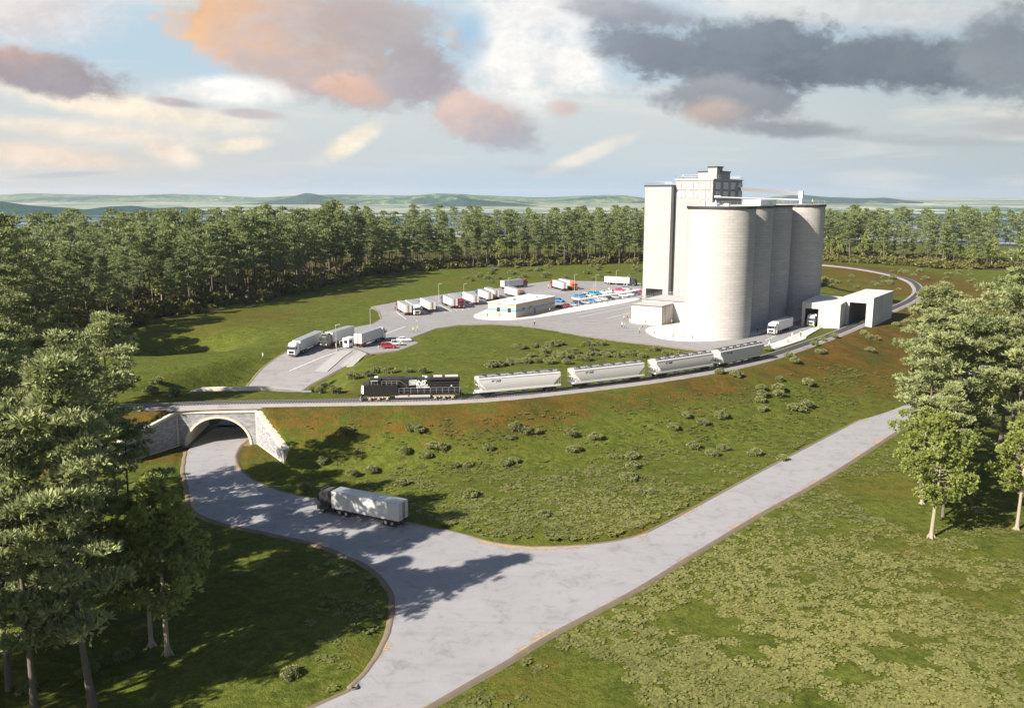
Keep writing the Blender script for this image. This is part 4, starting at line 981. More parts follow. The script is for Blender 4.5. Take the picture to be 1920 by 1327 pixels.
# ------------------------------------------------------------------ lorries
def make_truck():
    """front towards +x, origin under the middle; every part that changes colour keeps its own slot"""
    t=empty('articulated_lorry',(0,0,0))
    # trailer
    mb=MB(); mb.bevbox(-8.3,5.1,-1.29,1.29,1.15,4.05,.03); tr=mb.build('trailer',M['white_trailer'],t)
    mb=MB()
    for x in np.linspace(-7.2,4.0,11):
        for s in (-1,1): mb.bb(x-.02,x+.02,s*1.294-.006,s*1.294+.006,1.3,3.95)
    mb.bb(-8.31,5.11,-1.31,1.31,4.02,4.07); mb.build('panel_rib',M['steel'],tr)
    mb=MB(); mb.bb(-8.31,5.1,-1.31,1.31,1.02,1.16); mb.bb(-8.1,4.9,-.55,-.4,.85,1.05); mb.bb(-8.1,4.9,.4,.55,.85,1.05)
    for s in (-1,1): mb.bb(1.0,1.2,s*.9-.08,s*.9+.08,.25,1.05)
    mb.bb(-8.25,-8.1,-1.2,1.2,.45,.58); mb.bb(-8.2,-8.1,-.9,-.8,.5,1.05); mb.bb(-8.2,-8.1,.8,.9,.5,1.05); mb.build('trailer_frame',M['chassis'],t)
    for s in (-1,1):
        mb=MB(); mb.bb(-8.36,-8.305,s*.63-.58,s*.63+.58,1.22,3.95); d=mb.build('rear_door',M['concrete'],t)
        mb=MB()
        for q in (-.12,.12): mb.tube([(-8.38,s*.2+q*.6,1.2),(-8.38,s*.2+q*.6,3.95)],.025,4)
        mb.build('lock_rod',M['chassis'],d)
        mb=MB(); mb.bb(-8.38,-8.362,s*.95-.13,s*.95+.13,1.6,2.2); mb.build('marker',M['yellowmark'],d)
    mb=MB(); mb.bb(-8.32,-8.26,-1.1,-.6,.62,.78); mb.bb(-8.32,-8.26,.6,1.1,.62,.78)
    for x in np.linspace(-7.6,4.4,9):
        for s in (-1,1): mb.bb(x-.22,x+.22,s*1.315-.004,s*1.315+.004,1.06,1.12)
    mb.build('tail_light',M['redlamp'],t)
    # tractor
    mb=MB(); mb.bb(1.6,8.1,-.42,.42,.62,.95); mb.bb(2.2,3.0,-1.2,-.5,.4,.8) ; mb.tube([(4.55,-.95,.72),(5.9,-.95,.72)],.32,10); mb.tube([(4.55,.95,.72),(5.9,.95,.72)],.32,10); mb.bb(2.1,4.6,-1.2,-.7,1.03,1.08); mb.bb(2.1,4.6,.7,1.2,1.03,1.08); mb.bb(2.4,3.8,-.5,.5,.95,1.1); mb.build('chassis',M['chassis'],t)
    mb=MB(); W=1.24
    sec=lambda x,w,z0,z1:[(x,-w,z0),(x,w,z0),(x,w,z1-.15),(x,w-.15,z1),(x,-w+.15,z1),(x,-w,z1-.15)]
    mb.loft([sec(5.75,W,.95,3.35),sec(5.95,W,.85,3.75),sec(7.2,W,.55,3.78),sec(7.75,W-.04,.48,3.35),sec(8.15,W-.08,.45,2.75),sec(8.3,W-.12,.45,1.9),sec(8.3,W-.14,.42,.45)],True,True)
    cab=mb.build('cab',M['cab_white'],t,auto=35)
    mb=MB(); mb.loft([[(7.80,-1.10,3.22),(7.80,1.10,3.22),(7.76,1.10,3.25),(7.76,-1.10,3.25)],[(8.19,-1.12,2.74),(8.19,1.12,2.74),(8.15,1.12,2.76),(8.15,-1.12,2.76)],[(8.31,-1.10,2.02),(8.31,1.10,2.02),(8.27,1.1,2.02),(8.27,-1.1,2.02)]],True,True); mb.build('windscreen',M['glass'],cab)
    mb=MB()
    for s in (-1,1): mb.add([(6.9,s*1.246,2.05),(7.95,s*1.225,2.05),(7.75,s*1.235,2.8),(6.9,s*1.246,2.8)],[(0,1,2,3)])
    mb.build('side_window',M['glass'],cab)
    mb=MB(); mb.bb(8.3,8.34,-.85,.85,.95,1.75); mb.bb(8.3,8.36,-1.0,1.0,.48,.8); mb.build('grille',M['chassis'],cab)
    mb=MB(); mb.bb(8.31,8.37,-1.08,-.72,.82,1.0); mb.bb(8.31,8.37,.72,1.08,.82,1.0); mb.build('headlight',M['lamp'],cab)
    mb=MB()
    for s in (-1,1): mb.bevbox(7.95,8.12,s*1.42-.1,s*1.42+.1,2.1,2.85,.03); mb.tube([(8.0,s*1.2,2.75),(8.05,s*1.42,2.75)],.025,4)
    mb.build('mirror',M['chassis'],cab)
    mb=MB(); mb.loft([[(5.9,-1.1,3.72),(5.9,1.1,3.72),(5.9,.95,3.95),(5.9,-.95,3.95)],[(7.1,-1.05,3.74),(7.1,1.05,3.74),(7.0,.9,3.86),(7.0,-.9,3.86)]],True,True); mb.build('roof_fairing',M['cab_white'],cab)
    mb=MB(); mb.tube([(7.5,-1.0,3.72),(7.45,-.9,3.95),(7.45,.9,3.95),(7.5,1.0,3.72)],.035,5); mb.build('light_bar',M['steel'],cab)
    mb=MB(); mb.bb(5.2,6.1,-1.22,-.9,.45,.6); mb.bb(6.1,6.25,-1.2,1.2,.5,.9)
    for x in (-6.9,-5.65,2.25,3.6,7.1):
        for s in (-1,1):
            m2=MB(); m2.wheel((x,s*1.03,.52),.52,.34 if x<7 else .3,18); w=m2.build('wheel',M['rubber'],t,auto=35)
            m2=MB(); m2.wheel((x,s*(1.03+.155),.52),.27,.06,12); m2.build('rim',M['rim'],w)
    return t
TRK=make_truck()
def slot(o,mat):
    o.material_slots[0].link='OBJECT'; o.material_slots[0].material=mat
def truck(first,rear=None,front=None,hd=0.,z=None,cab='cab_white',label='',xy=None,pitch=0):
    t=TRK if first else copy_tree(TRK)
    d=np.array([math.cos(hd),math.sin(hd)])
    if xy is not None: p=np.array(xy)
    elif rear is not None: p=np.array(rear[:2])+d*8.3
    else: p=np.array(front[:2])-d*8.3
    zz=z if z is not None else 0.04
    t.location=(p[0],p[1],zz); t.rotation_euler=(0,-pitch,hd)
    for ch in KIDS[t.name]:
        if ch.name.startswith('cab'):
            slot(ch,M[cab])
            for g in KIDS.get(ch.name,[]):
                if g.name.startswith('roof_fairing'): slot(g,M[cab])
    return tag(t,label,'lorry','articulated lorries')
rq=np.array(G(742,990,ZF)); fq=np.array(G(603,961,ZF)); hd=math.atan2(*(fq-rq)[::-1]); cen=(rq+fq)/2+np.array([.4,1.3])
truck(True,xy=cen,hd=hd,z=ZF+.03,cab='cab_dark',label='black lorry with pale box trailer on the gravel road, dappled with tree shade')
H1=R(109); H2=R(-72)
L_=[((766,592),None,H1,'cab_red','red cabbed lorry nose away, leftmost of the parked row'),
 (None,(782.5,592),H2,'cab_white','white cabbed lorry facing the viewer beside the leftmost red one'),
 ((811,586),None,H1,'cab_white','white cabbed lorry nose away, alone in the third bay'),
 ((852.5,579),None,H1,'cab_dark','dark cabbed lorry nose away, left of the maroon cab'),
 (None,(865.6,578.7),H2,'cab_darkred','lorry with a dark maroon cab facing the viewer'),
 ((892.5,572.5),None,H1,'cab_white','white cabbed lorry nose away, right of the maroon cab'),
 ((919,566),None,H1,'cab_blue','blue cabbed lorry just behind the left end of the office'),
 ((931,562),None,H1,'cab_dark','lorry with only its trailer showing above the office roof, beside the blue cab'),
 ((942,542.5),None,R(47),'cab_darkred','lorry with a dark red cab parked slanting away at the far left lot edge'),
 ((951,554),None,R(-66),'cab_brown','brown cabbed lorry behind the office roof, facing right'),
 ((1059,546),None,R(107),'cab_darkred','dark red cabbed lorry nose away beside the orange one'),
 (None,(1078,544),R(-70),'cab_orange','bright orange cabbed lorry facing the viewer in the far lot'),
 ((1135,533),None,R(-30),'cab_dark','dark cabbed lorry side on at the far right lot edge by the tower')]
M['cab_darkred']=M['car_darkred']
for r_,f_,h_,c_,lab in L_: truck(False,rear=G(*r_) if r_ else None,front=G(*f_) if f_ else None,hd=h_,cab=c_,label=lab)
f14=edge_px(546.7,670.5); truck(False,front=f14,hd=R(-106),z=.02+float(prof(f14[1]+8)),cab='cab_white',label='white cabbed lorry foremost on the approach lane, facing the underpass',pitch=R(-3.5))
f15=edge_px(607,656); truck(False,front=f15,hd=R(-108),z=.12,cab='cab_chrome',label='gleaming dark cabbed lorry on the weighbridge behind the white one')
r16=edge_px(671.7,656); truck(False,rear=r16,hd=R(73),z=.1,cab='cab_white',label='white cabbed lorry heading into the site past the weigh booth')
truck(False,front=G(1445,628.5),hd=R(-127),cab='cab_white',label='white lorry on the lane at the foot of the silos')
tsq=ts.location; dv=Vector((-math.sin(AT),math.cos(AT),0)); du=Vector((math.cos(AT),math.sin(AT),0)); fp=Vector(tsq)+du*3.2-dv*1.2
truck(False,front=(fp.x,fp.y),hd=AT-math.pi/2,cab='cab_white',label='white lorry half inside the doorway of the truck shed')
# ------------------------------------------------------------------ cars
def make_car(kind):
    t=empty('parked_car',(0,0,0))
    if kind=='sedan':
        low=[(-2.25,.45),(-2.3,.75),(-2.2,.98),(-1.3,1.02),(.75,.98),(1.9,.85),(2.25,.68),(2.25,.4)]; cabp=[(-1.65,1.0),(-.95,1.42),(.25,1.44),(1.05,.97)]; H=1.44
    elif kind=='suv':
        low=[(-2.25,.5),(-2.3,.9),(-2.25,1.1),(.8,1.08),(1.95,.98),(2.25,.8),(2.28,.45)]; cabp=[(-2.2,1.08),(-1.95,1.68),(.2,1.72),(1.1,1.07)]; H=1.72
    else:
        low=[(-2.6,.55),(-2.65,1.05),(-.75,1.08),(.95,1.1),(2.3,1.02),(2.6,.85),(2.6,.5)]; cabp=[(-.75,1.08),(-.6,1.72),(.4,1.75),(1.15,1.09)]; H=1.75
    mb=MB(); W=.88
    mb.loft([[(x*.985,-W,z) if i else (x*.985,-W,z) for i,(x,z) in enumerate(low)],[(x,-W*.93 if z>.9 else -W,z) for x,z in low],[(x,W*.93 if z>.9 else W,z) for x,z in low],[(x*.985,W,z) for x,z in low]],True,True)
    b=mb.build('body',M['car_white'],t,auto=30)
    mb=MB(); ctr=.62
    mb.loft([[(x,-W*(.92 if z<1.2 else .72),z) for x,z in cabp],[(x,W*(.92 if z<1.2 else .72),z) for x,z in cabp]],True,True)
    mb.build('windows',M['glass'],t)
    mb=MB(); x0,x1=cabp[1][0],cabp[2][0]
    mb.bevbox(x0-.06,x1+.06,-W*.73,W*.73,H-.06,H+.03,.03)
    for s in (-1,1):
        for a,c in ((cabp[0],cabp[1]),(cabp[3],cabp[2])): mb.tube([(a[0],s*W*.92,a[1]),(c[0],s*W*.73,c[1])],.045,4)
        mb.tube([((x0+x1)/2-.1,s*W*.92,1.02),((x0+x1)/2-.1,s*W*.735,H-.03)],.045,4)
    mb.build('roof',M['car_white'],t)
    for x in (-1.4,1.42):
        for s in (-1,1):
            m2=MB(); m2.wheel((x,s*.8,.34),.34,.22,14); w=m2.build('wheel',M['rubber'],t,auto=35); m2=MB(); m2.wheel((x,s*.9,.34),.2,.04,10); m2.build('rim',M['rim'],w)
    mb=MB(); L=low[-2][0]-.03; mb.bb(L-.06,L+.02,-.8,-.45,.62,.76); mb.bb(L-.06,L+.02,.45,.8,.62,.76); mb.build('headlight',M['lamp'],t)
    mb=MB(); L=low[1][0]; mb.bb(L-.01,L+.08,-.82,-.5,.7,.88); mb.bb(L-.01,L+.08,.5,.82,.7,.88); mb.build('tail_light',M['redlamp'],t)
    return t
CARS={k:make_car(k) for k in ('sedan','suv','pickup')}; used=set()
def car(kind,px,py,hd,col,label,xy=None):
    p=xy or G(px,py); t=CARS[kind] if kind not in used else copy_tree(CARS[kind]); used.add(kind)
    t.location=(p[0],p[1],.035); t.rotation_euler=(0,0,hd)
    for ch in KIDS[t.name]:
        if ch.name.startswith(('body','roof')): slot(ch,M[col])
    tag(t,label,'car','cars in the car park')
HC=R(-37); HB=HC+math.pi
far='in the far row on the kerbed island'; near='in the near row along the pavement'
for k,(a,b,kind,col,flip,lab) in enumerate([
 (1083,558.6,'sedan','car_blue',0,'bright blue car first from the left '+far),
 (1092,557.6,'sedan','car_blue',1,'bright blue car second from the left '+far),
 (1101,556.2,'suv','car_white',0,'white car between the blue and teal cars '+far),
 (1112,553.7,'suv','car_teal',0,'teal car, first of two '+far),
 (1119,552.8,'sedan','car_teal',1,'teal car tucked behind another teal one '+far),
 (1131.5,550.8,'sedan','car_white',0,'white car just right of the teal cars '+far),
 (1141,549.6,'suv','car_white',1,'second white car right of the teal cars '+far),
 (1161.6,545.5,'sedan','car_magenta',0,'crimson pink car, brightest '+far),
 (1175,543.6,'suv','car_grey',0,'grey car last '+far),
 (1048,566.5,'suv','car_blue',0,'bright blue car standing close behind the office corner'),
 (1050,578.6,'sedan','car_black',0,'black car half hidden by the office '+near),
 (1063,575.8,'sedan','car_darkred',0,'dark red car '+near),
 (1074,574,'sedan','car_grey',1,'grey car beside the dark red one '+near),
 (1084,571.6,'suv','car_navy',0,'navy off-roader left of the grey and blue cars '+near),
 (1097,569.8,'pickup','car_grey',1,'grey pickup left of the blue car '+near),
 (1110,567.3,'sedan','car_blue',0,'bright blue car, the only one '+near),
 (1120,565.6,'sedan','car_white',1,'white car right beside the blue one '+near),
 (1130,563.2,'suv','car_white',0,'white off-roader mid-way '+near),
 (1142,561.6,'sedan','car_black',0,'black car mid-way '+near),
 (1154,559.6,'sedan','car_grey',1,'dark grey car right of the black one '+near),
 (1170,556.6,'suv','car_white',0,'white off-roader toward the tower end '+near),
 (1181,554.6,'sedan','car_silver',1,'silver car left of the navy one '+near),
 (1191,552.4,'sedan','car_navy',0,'navy car left of the last red one '+near),
 (1199,550.8,'sedan','car_red',0,'red car last '+near)]): car(kind,a,b,HC if not flip else HB,col,lab)
car('suv',728.5,653.0,R(10),'car_red','red car in the small bay beside the weighbridge lane')
car('pickup',739,648,R(12),'car_silver','silver pickup between the red car and the white saloon')
car('sedan',757,640.5,R(8),'car_white','white saloon at the tip of the small bay by the weighbridge')
# ------------------------------------------------------------------ people
def figure(pose):
    """one continuous skinned body about 1.75 m tall"""
    J={'hip':(0,0,.95,.15),'waist':(0,0,1.10,.135),'chest':(0,0,1.33,.16),'neck':(0,0,1.50,.065),'head':(0,.01,1.60,.095),'crown':(0,.01,1.70,.085)}
    E=[('hip','waist'),('waist','chest'),('chest','neck'),('neck','head'),('head','crown')]
    st=.20 if pose==1 else .04
    for s,n_ in ((-1,'l'),(1,'r')):
        f=st*s
        J['th'+n_]=(s*.10,0,.86,.10); J['kn'+n_]=(s*.10,f*.7+.02,.48,.065); J['an'+n_]=(s*.10,f,.09,.045); J['to'+n_]=(s*.11,f+.16,.04,.04)
        J['sh'+n_]=(s*.19,0,1.41,.065); J['el'+n_]=(s*.25,-f*.5-.02,1.13,.045); J['wr'+n_]=(s*.25,-f*.9+.10,.90,.035); J['ha'+n_]=(s*.24,-f*1.0+.14,.82,.04)
        E+=[('hip','th'+n_),('th'+n_,'kn'+n_),('kn'+n_,'an'+n_),('an'+n_,'to'+n_),('chest','sh'+n_),('sh'+n_,'el'+n_),('el'+n_,'wr'+n_),('wr'+n_,'ha'+n_)]
    if pose==2: J['elr']=(.30,.16,1.22,.045); J['wrr']=(.20,.36,1.32,.035); J['har']=(.17,.43,1.36,.04)
    ks=list(J); me=bpy.data.meshes.new('figure'); me.from_pydata([J[k][:3] for k in ks],[(ks.index(a),ks.index(b)) for a,b in E],[])
    o=bpy.data.objects.new('figure',me); COL.objects.link(o); md=o.modifiers.new('skin','SKIN'); o.modifiers.new('sub','SUBSURF').levels=1
    if not me.skin_vertices: me.attributes.new('skin','FLOAT','POINT') if False else None
    if not me.skin_vertices:
        bm=bmesh.new(); bm.from_mesh(me); bm.verts.layers.skin.verify(); bm.to_mesh(me); bm.free()
    for k,sv in zip(ks,me.skin_vertices[0].data): sv.radius=(J[k][3],J[k][3]*(.72 if k in('chest','waist','hip') else 1)); sv.use_root=(k=='hip')
    dg=bpy.context.evaluated_depsgraph_get(); dg.update(); m2=bpy.data.meshes.new_from_object(o.evaluated_get(dg)); bpy.data.objects.remove(o)
    n=len(m2.polygons); mi=np.zeros(n,np.int32)
    for p in m2.polygons:
        c=p.center
        mi[p.index]=1 if (c.z<.93 and abs(c.x)<.205 and not(c.y>.2 and c.z>.3)) else (2 if (c.z>1.5 or (c.z<.88)) else 0)
        if c.z<.1: mi[p.index]=3
        if c.z<.93 and abs(c.x)>.205: mi[p.index]=2
    m2.materials.clear()
    for k in ('hivis','jeans','skin','darkcloth'): m2.materials.append(M[k])
    m2.polygons.foreach_set('material_index',mi); m2.polygons.foreach_set('use_smooth',np.ones(n,bool)); m2.update()
    return m2
FIG=[figure(i) for i in range(3)]
mbh=MB()
mbh.loft([[(.125*r*math.cos(2*math.pi*j/12),.01+.15*r*math.sin(2*math.pi*j/12),z) for j in range(12)] for r,z in ((1.25,1.655),(1.22,1.67),(.95,1.68),(.85,1.76),(.45,1.82),(.1,1.835))],True,True)
HAT=mbh.build('hard_hat',M['hat_y']); hat_me=HAT.data; bpy.data.objects.remove(HAT)
def person(px,py,top,leg,hat,label,pose=0,rz=None,xyz=None,group='people about the site'):
    p=xyz or GT(px,py); zadd=.03 if not xyz else 0
    o=bpy.data.objects.new('person',FIG[pose]); COL.objects.link(o)
    o.location=(p[0],p[1],p[2]+zadd); o.rotation_euler=(0,0,rng.uniform(0,6.28) if rz is None else rz)
    for i,m_ in ((0,top),(1,leg)): o.material_slots[i].link='OBJECT'; o.material_slots[i].material=M[m_]
    tag(o,label,'person',group)
    if hat:
        h=bpy.data.objects.new('hard_hat',hat_me); COL.objects.link(h); setparent(h,o); h.material_slots[0].link='OBJECT'; h.material_slots[0].material=M[hat]
Y,O_,W_,D_,GR='hivis','orangevest','whitecloth','darkcloth','greycloth'
PEOPLE=[(741,582,D_,D_,None,'person in dark clothes standing left of the leftmost red lorry'),
(786.5,587,W_,'jeans','hat_w','person in a white shirt in front of the white lorry cab facing the viewer'),
(793,588,Y,D_,'hat_y','person in a yellow vest in the shade right of the white cab'),
(818.6,582,Y,D_,'hat_y','person in a yellow vest at the rear corner of the third bay lorry'),
(831.7,575,D_,D_,'hat_y','person in dark clothes standing in the empty bay in the lorry row'),
(855,578,Y,W_,'hat_y','person in a yellow vest before the dark and maroon lorries'),
(914,595.5,D_,D_,None,'person in dark clothes on the pavement below the office corner pipe'),
(903,592,W_,GR,None,'person in white on the rounded pavement end left of the office'),
(937,594.5,O_,D_,'hat_y','person in an orange vest on the pavement before the office windows'),
(985.6,592,W_,W_,'hat_w','person in white with arm out beside the long office wall'),
(1031,585.5,W_,D_,None,'person in white standing near the far end of the long office wall'),
(1002,611,D_,D_,'hat_w','person in dark clothes and white hat alone on the asphalt by the grass edge'),
(774.8,624,Y,'jeans','hat_y','person in yellow vest and jeans, left of the pair on the lane bend'),
(783,621.6,Y,'jeans','hat_y','person in yellow vest and jeans, right of the pair on the lane bend'),
(710.6,658,W_,GR,None,'person in white left of the red car in the small bay'),
(751,650.5,Y,'jeans','hat_w','person in a yellow vest standing by the silver pickup'),
(630,656,O_,D_,'hat_y','person in an orange vest by the mast at the weighbridge'),
(637,651.5,Y,GR,'hat_y','person in a yellow vest beside the weighbridge deck'),
(493,673,W_,'jeans','hat_y','person in white alone on the grass left of the approach lane'),
(1028,541,Y,D_,'hat_y','person in a yellow vest left of the far dark red lorry'),
(1109,550,O_,D_,'hat_y','person in an orange vest behind the teal cars'),
(1141.7,546,W_,GR,None,'person in white behind the white cars of the far row'),
(1139.5,569.5,D_,'jeans','hat_w','person in dark clothes on the pavement by the near car row'),
(1167,563.5,W_,'jeans','hat_y','person in white on the pavement near the outbuilding'),
(1200,564.5,D_,D_,'hat_w','person in dark clothes beside the outbuilding roof edge'),
(1166,614,W_,D_,'hat_w','person in white, left of the pair on the asphalt before the outbuilding'),
(1170.6,616,Y,'jeans','hat_y','person in yellow, right of the pair on the asphalt before the outbuilding'),
(1170,601,Y,'jeans','hat_y','person in yellow, nearer of two left of the outbuilding'),
(1176,597,O_,D_,'hat_y','person in orange, farther of two left of the outbuilding'),
(1181,606,W_,W_,None,'person in white at the left corner of the outbuilding'),
(1186.5,606,D_,D_,None,'person in dark clothes crouched close to the outbuilding door'),
(1204.4,614.5,W_,D_,'hat_y','person in white and yellow hat standing before the outbuilding wall'),
(1210,609,D_,D_,None,'person in dark clothes close to the outbuilding wall'),
(1198.7,625.5,GR,D_,'hat_y','person in grey and yellow hat on the asphalt outside the white apron'),
(1226.6,627,W_,D_,'hat_w','person in white top and dark trousers on the left of the apron'),
(1243.7,622,W_,W_,None,'person all in white on the apron left of the big silo'),
(1259.4,610,GR,D_,'hat_w','person in grey between the outbuilding and the big silo'),
(1262,634.5,O_,'jeans','hat_y','person in orange and jeans near the apron front edge'),
(1271,631,W_,GR,'hat_y','person in white at the foot of the big silo'),
(1281,635.3,Y,'jeans','hat_y','person in yellow vest and jeans before the big silo'),
(1298.5,637,GR,D_,'hat_y','person in grey on the apron front, rightmost before the big silo'),
(1420,624.5,D_,D_,'hat_w','person in dark clothes in the shade of the second silo'),
(1486.7,600,Y,D_,'hat_y','person in a yellow vest in shade left of the truck shed'),
(1496.6,594.5,W_,D_,'hat_w','person in white in shade farthest back beside the truck shed'),
(1456,630,Y,D_,'hat_y','person in a yellow vest just right of the lorry on the silo lane'),
(1477.6,643,GR,D_,'hat_y','person in grey on the lane edge pavement by the track'),
(1485,634,W_,W_,'hat_y','person all in white on the lane edge pavement by the track'),
(1501,632.5,D_,D_,'hat_w','person in dark clothes and white hat on the right part of the lane pavement'),
(1442,651,W_,D_,'hat_w','person in white at the lane pavement end beside the last wagon'),
(1525.8,620,Y,'jeans','hat_y','person in a yellow vest beside the truck shed doorway')]
for k,(a,b,tp_,lg,ht,lab) in enumerate(PEOPLE): person(a,b,tp_,lg,ht,lab,pose=(2 if 'arm out' in lab else (1 if k%3==0 else 0)))
def elev_pt(x,y,z): 
    w=Vector((SILOS[0][0],SILOS[0][1],0))+U*x+VV_*y; return (w.x,w.y,z)
person(0,0,Y,D_,'hat_y','person in a yellow vest on the headhouse roof, left corner',xyz=elev_pt(hx0+2.5,hy0+1.5,HH+.5))
person(0,0,D_,D_,'hat_w','person in dark clothes on the headhouse roof, right of the yellow vest',xyz=elev_pt(hx0+8.5,hy0+2,HH+.5))
person(0,0,D_,D_,'hat_w','person in dark clothes on the silo roof, left of two at the railing',xyz=elev_pt(SL[0].x-2.5,SL[0].y-7,SH+.8))
person(0,0,W_,D_,'hat_w','person in white on the silo roof, right of two at the railing',xyz=elev_pt(SL[0].x+.6,SL[0].y-7,SH+.8))
person(0,0,Y,D_,'hat_y','person in a yellow vest on the silo roof at its far right end',xyz=elev_pt(SL[3].x+7,SL[3].y-4,SH+.8))
# ------------------------------------------------------------------ vegetation
def tufts(P, D, length, width, k, tint, r, spread=.6):
    """k slim blades fanned around each point"""
    n=len(P); P=np.repeat(P,k,0); D=np.repeat(D,k,0); tint=np.repeat(tint,k); m=n*k
    d=D+r.normal(0,spread,(m,3)); d/=np.linalg.norm(d,axis=1)[:,None]
    s=np.cross(d,r.normal(0,1,(m,3))); s/=np.maximum(np.linalg.norm(s,axis=1),1e-6)[:,None]
    L=length*r.uniform(.7,1.3,(m,1)); w=width*r.uniform(.7,1.3,(m,1))
    a=P+s*w*.5; b=P+d*L*.55-s*w*.62; c=P+d*L; e=P+d*L*.5+s*w*.62
    V=np.stack([P-s*w*.15,b,c,e],1).reshape(-1,3); F=np.arange(4*m).reshape(-1,4)
    return V,F,np.repeat(np.clip(tint+r.uniform(-.22,.22,m),0,1),4)
def ell(r,n,c,rad,up=.35):
    q=r.normal(0,1,(n,3)); q/=np.linalg.norm(q,axis=1)[:,None]; q*=r.uniform(.35,1,(n,1))**.5
    q[:,2]=np.where(r.uniform(0,1,n)<up,np.abs(q[:,2]),q[:,2])
    return np.array(c)+q*np.array(rad), q
class Veg:
    def __init__(s): s.V=[];s.F=[];s.T=[];s.n=0
    def add(s,V,F,T): s.V.append(V); s.F.append(F+s.n); s.T.append(T); s.n+=len(V)
    def get(s): return np.concatenate(s.V),np.concatenate(s.F),np.concatenate(s.T)
def pine(seed,h,near):
    r=np.random.default_rng(seed); vg=Veg(); mb=MB()
    lean=r.uniform(-.035,.035,2); ns=9
    sp=[np.array([lean[0]*z+.25*math.sin(z*.17+seed),lean[1]*z+.25*math.cos(z*.21+seed*2),z]) for z in np.linspace(0,h*.97,ns)]
    r0=.34 if near else .42
    mb.tube([(sp[0][0],sp[0][1],-.6)]+sp,[r0*1.7]+[r0*(1-.86*i/(ns-1))*(1.25 if i==0 else 1) for i in range(ns)],9 if near else 5)
    def spine(z): t=z/(h*.97)*(ns-1); i=min(ns-2,int(t)); f=t-i; return sp[i]*(1-f)+sp[i+1]*f
    c0=h*((.23 if seed in (100,101) else r.uniform(.34,.44)) if near else r.uniform(.28,.42)); nb=int(((30 if seed in (100,101) else 24) if near else 24)*r.uniform(.9,1.1)); Lm=h*r.uniform(.17,.21)
    for i in range(nb):
        t=(i+r.uniform(0,.9))/nb; z=c0+(h*.965-c0)*t; p=spine(z); az=i*2.4+r.uniform(-.8,.8)
        L=Lm*((.55+1.25*t) if t<.34 else (1-((t-.34)/.66)**1.5*.80))*r.uniform(.38,1.22)
        el=r.uniform(-.12,.28)+.5*t
        dv=np.array([math.cos(az)*math.cos(el),math.sin(az)*math.cos(el),math.sin(el)])
        q1=p+dv*L*.5+np.array([0,0,-.04*L]); q2=p+dv*L+np.array([0,0,.05*L])
        if near or i%2==0: mb.tube([p,q1,q2],[.11*(1.25-t),.07*(1.2-t),.025],4 if near else 3,caps=False)
        fr=(.45,.74,1.02) if near else (.5,.98)
        for f in fr:
            base=p+dv*L*f+np.array([0,0,.06*L*(f-.5)])
            for side in ((-1,1) if (near and f<1) else (0,)):
                if side and r.uniform()<.22: continue
                lat=np.array([-dv[1],dv[0],0])*side*L*r.uniform(.12,.36)
                c=base+lat+r.normal(0,.2,3)
                if near and side: mb.tube([p+dv*L*(f-.15),c],[.035,.015],3,caps=False)
                rad=(1.15 if near else 1.5)*r.uniform(.6,1.25)*(h/30); radz=rad*r.uniform(.22,.36)
                n=int((24 if near else 12)*rad**1.6)+3
                P,q=ell(r,n,c,(rad,rad,radz),.65); D=q*np.array([.9,.9,.4])+np.array([0,0,.5]); tn=r.uniform(.15,.85)
                vg.add(*tufts(P,D,  .66 if near else .95,.17 if near else .42,4 if near else 2,tn*np.ones(n),r,.45))
    c=spine(h*.95); P,q=ell(r,40 if near else 16,c,(1.1,1.1,1.6),.5); vg.add(*tufts(P,q*.6+np.array([0,0,.6]),.6 if near else 1.1,.16 if near else .42,4 if near else 2,.6*np.ones(len(P)),r,.5))
    return mb,vg
def broad(seed,h,near):
    r=np.random.default_rng(seed); vg=Veg(); mb=MB()
    b1=np.array([r.uniform(-.5,.5),r.uniform(-.5,.5),h*.45]); b2=np.array([r.uniform(-.6,.6),r.uniform(-.6,.6),h*.93])
    mb.tube([(0,0,-.6),(0,0,.25),(.05,0,1.2),tuple(b1),tuple(b2)],[.55,.36,.26,.19,.04],9 if near else 5)
    if near:
        for a in range(5): mb.tube([(math.cos(a*1.26)*.25,math.sin(a*1.26)*.25,.5),(math.cos(a*1.26)*.75,math.sin(a*1.26)*.75,-.12)],[.14,.05],5)
    n=int(44 if near else 20)
    for i in range(n):
        t=(i+.5)/n; z=h*(.32+.66*t); az=i*2.4+r.uniform(-.5,.5); rr=h*.19*math.sin(math.pi*min(1,.20+.80*t))**.8*r.uniform(.35,1.45)
        p=b1*(z/h/.45) if z<h*.45 else b1+(b2-b1)*((z-h*.45)/(h*.48)); c=p+np.array([math.cos(az)*rr,math.sin(az)*rr,0])+np.array([0,0,r.uniform(0,.1)*h*.3])
        c[2]=z+.12*rr
        mb.tube([p-np.array([0,0,.6]),c],[.06,.015],3,caps=False)
        rad=h*.050*r.uniform(.6,1.4); m=int((60 if near else 20)*r.uniform(.8,1.2))
        P,q=ell(r,m,c,(rad*1.15,rad*1.15,rad*.75),.4); vg.add(*tufts(P,q*.7+np.array([0,0,.15]),.48 if near else .95,.26 if near else .6,3 if near else 2,r.uniform(.1,.9)*np.ones(m),r,.7))
    return mb,vg
def bush(seed,n=34,m=30,size=1.0):
    r=np.random.default_rng(seed); vg=Veg()
    for i in range(n):
        a=r.uniform(0,6.28); rr=r.uniform(0,1)**.6*1.15; z=.35+1.15*r.uniform(0,1)*(1-.45*(rr/1.15)**2)
        c=np.array([math.cos(a)*rr*1.2,math.sin(a)*rr,z]); P,q=ell(r,m,c,(.36,.36,.30),.5)
        vg.add(*tufts(P,q*.8+np.array([0,0,.3]),.26*size,.15*size,2,r.uniform(.1,.95)*np.ones(m),r,.6))
    return vg
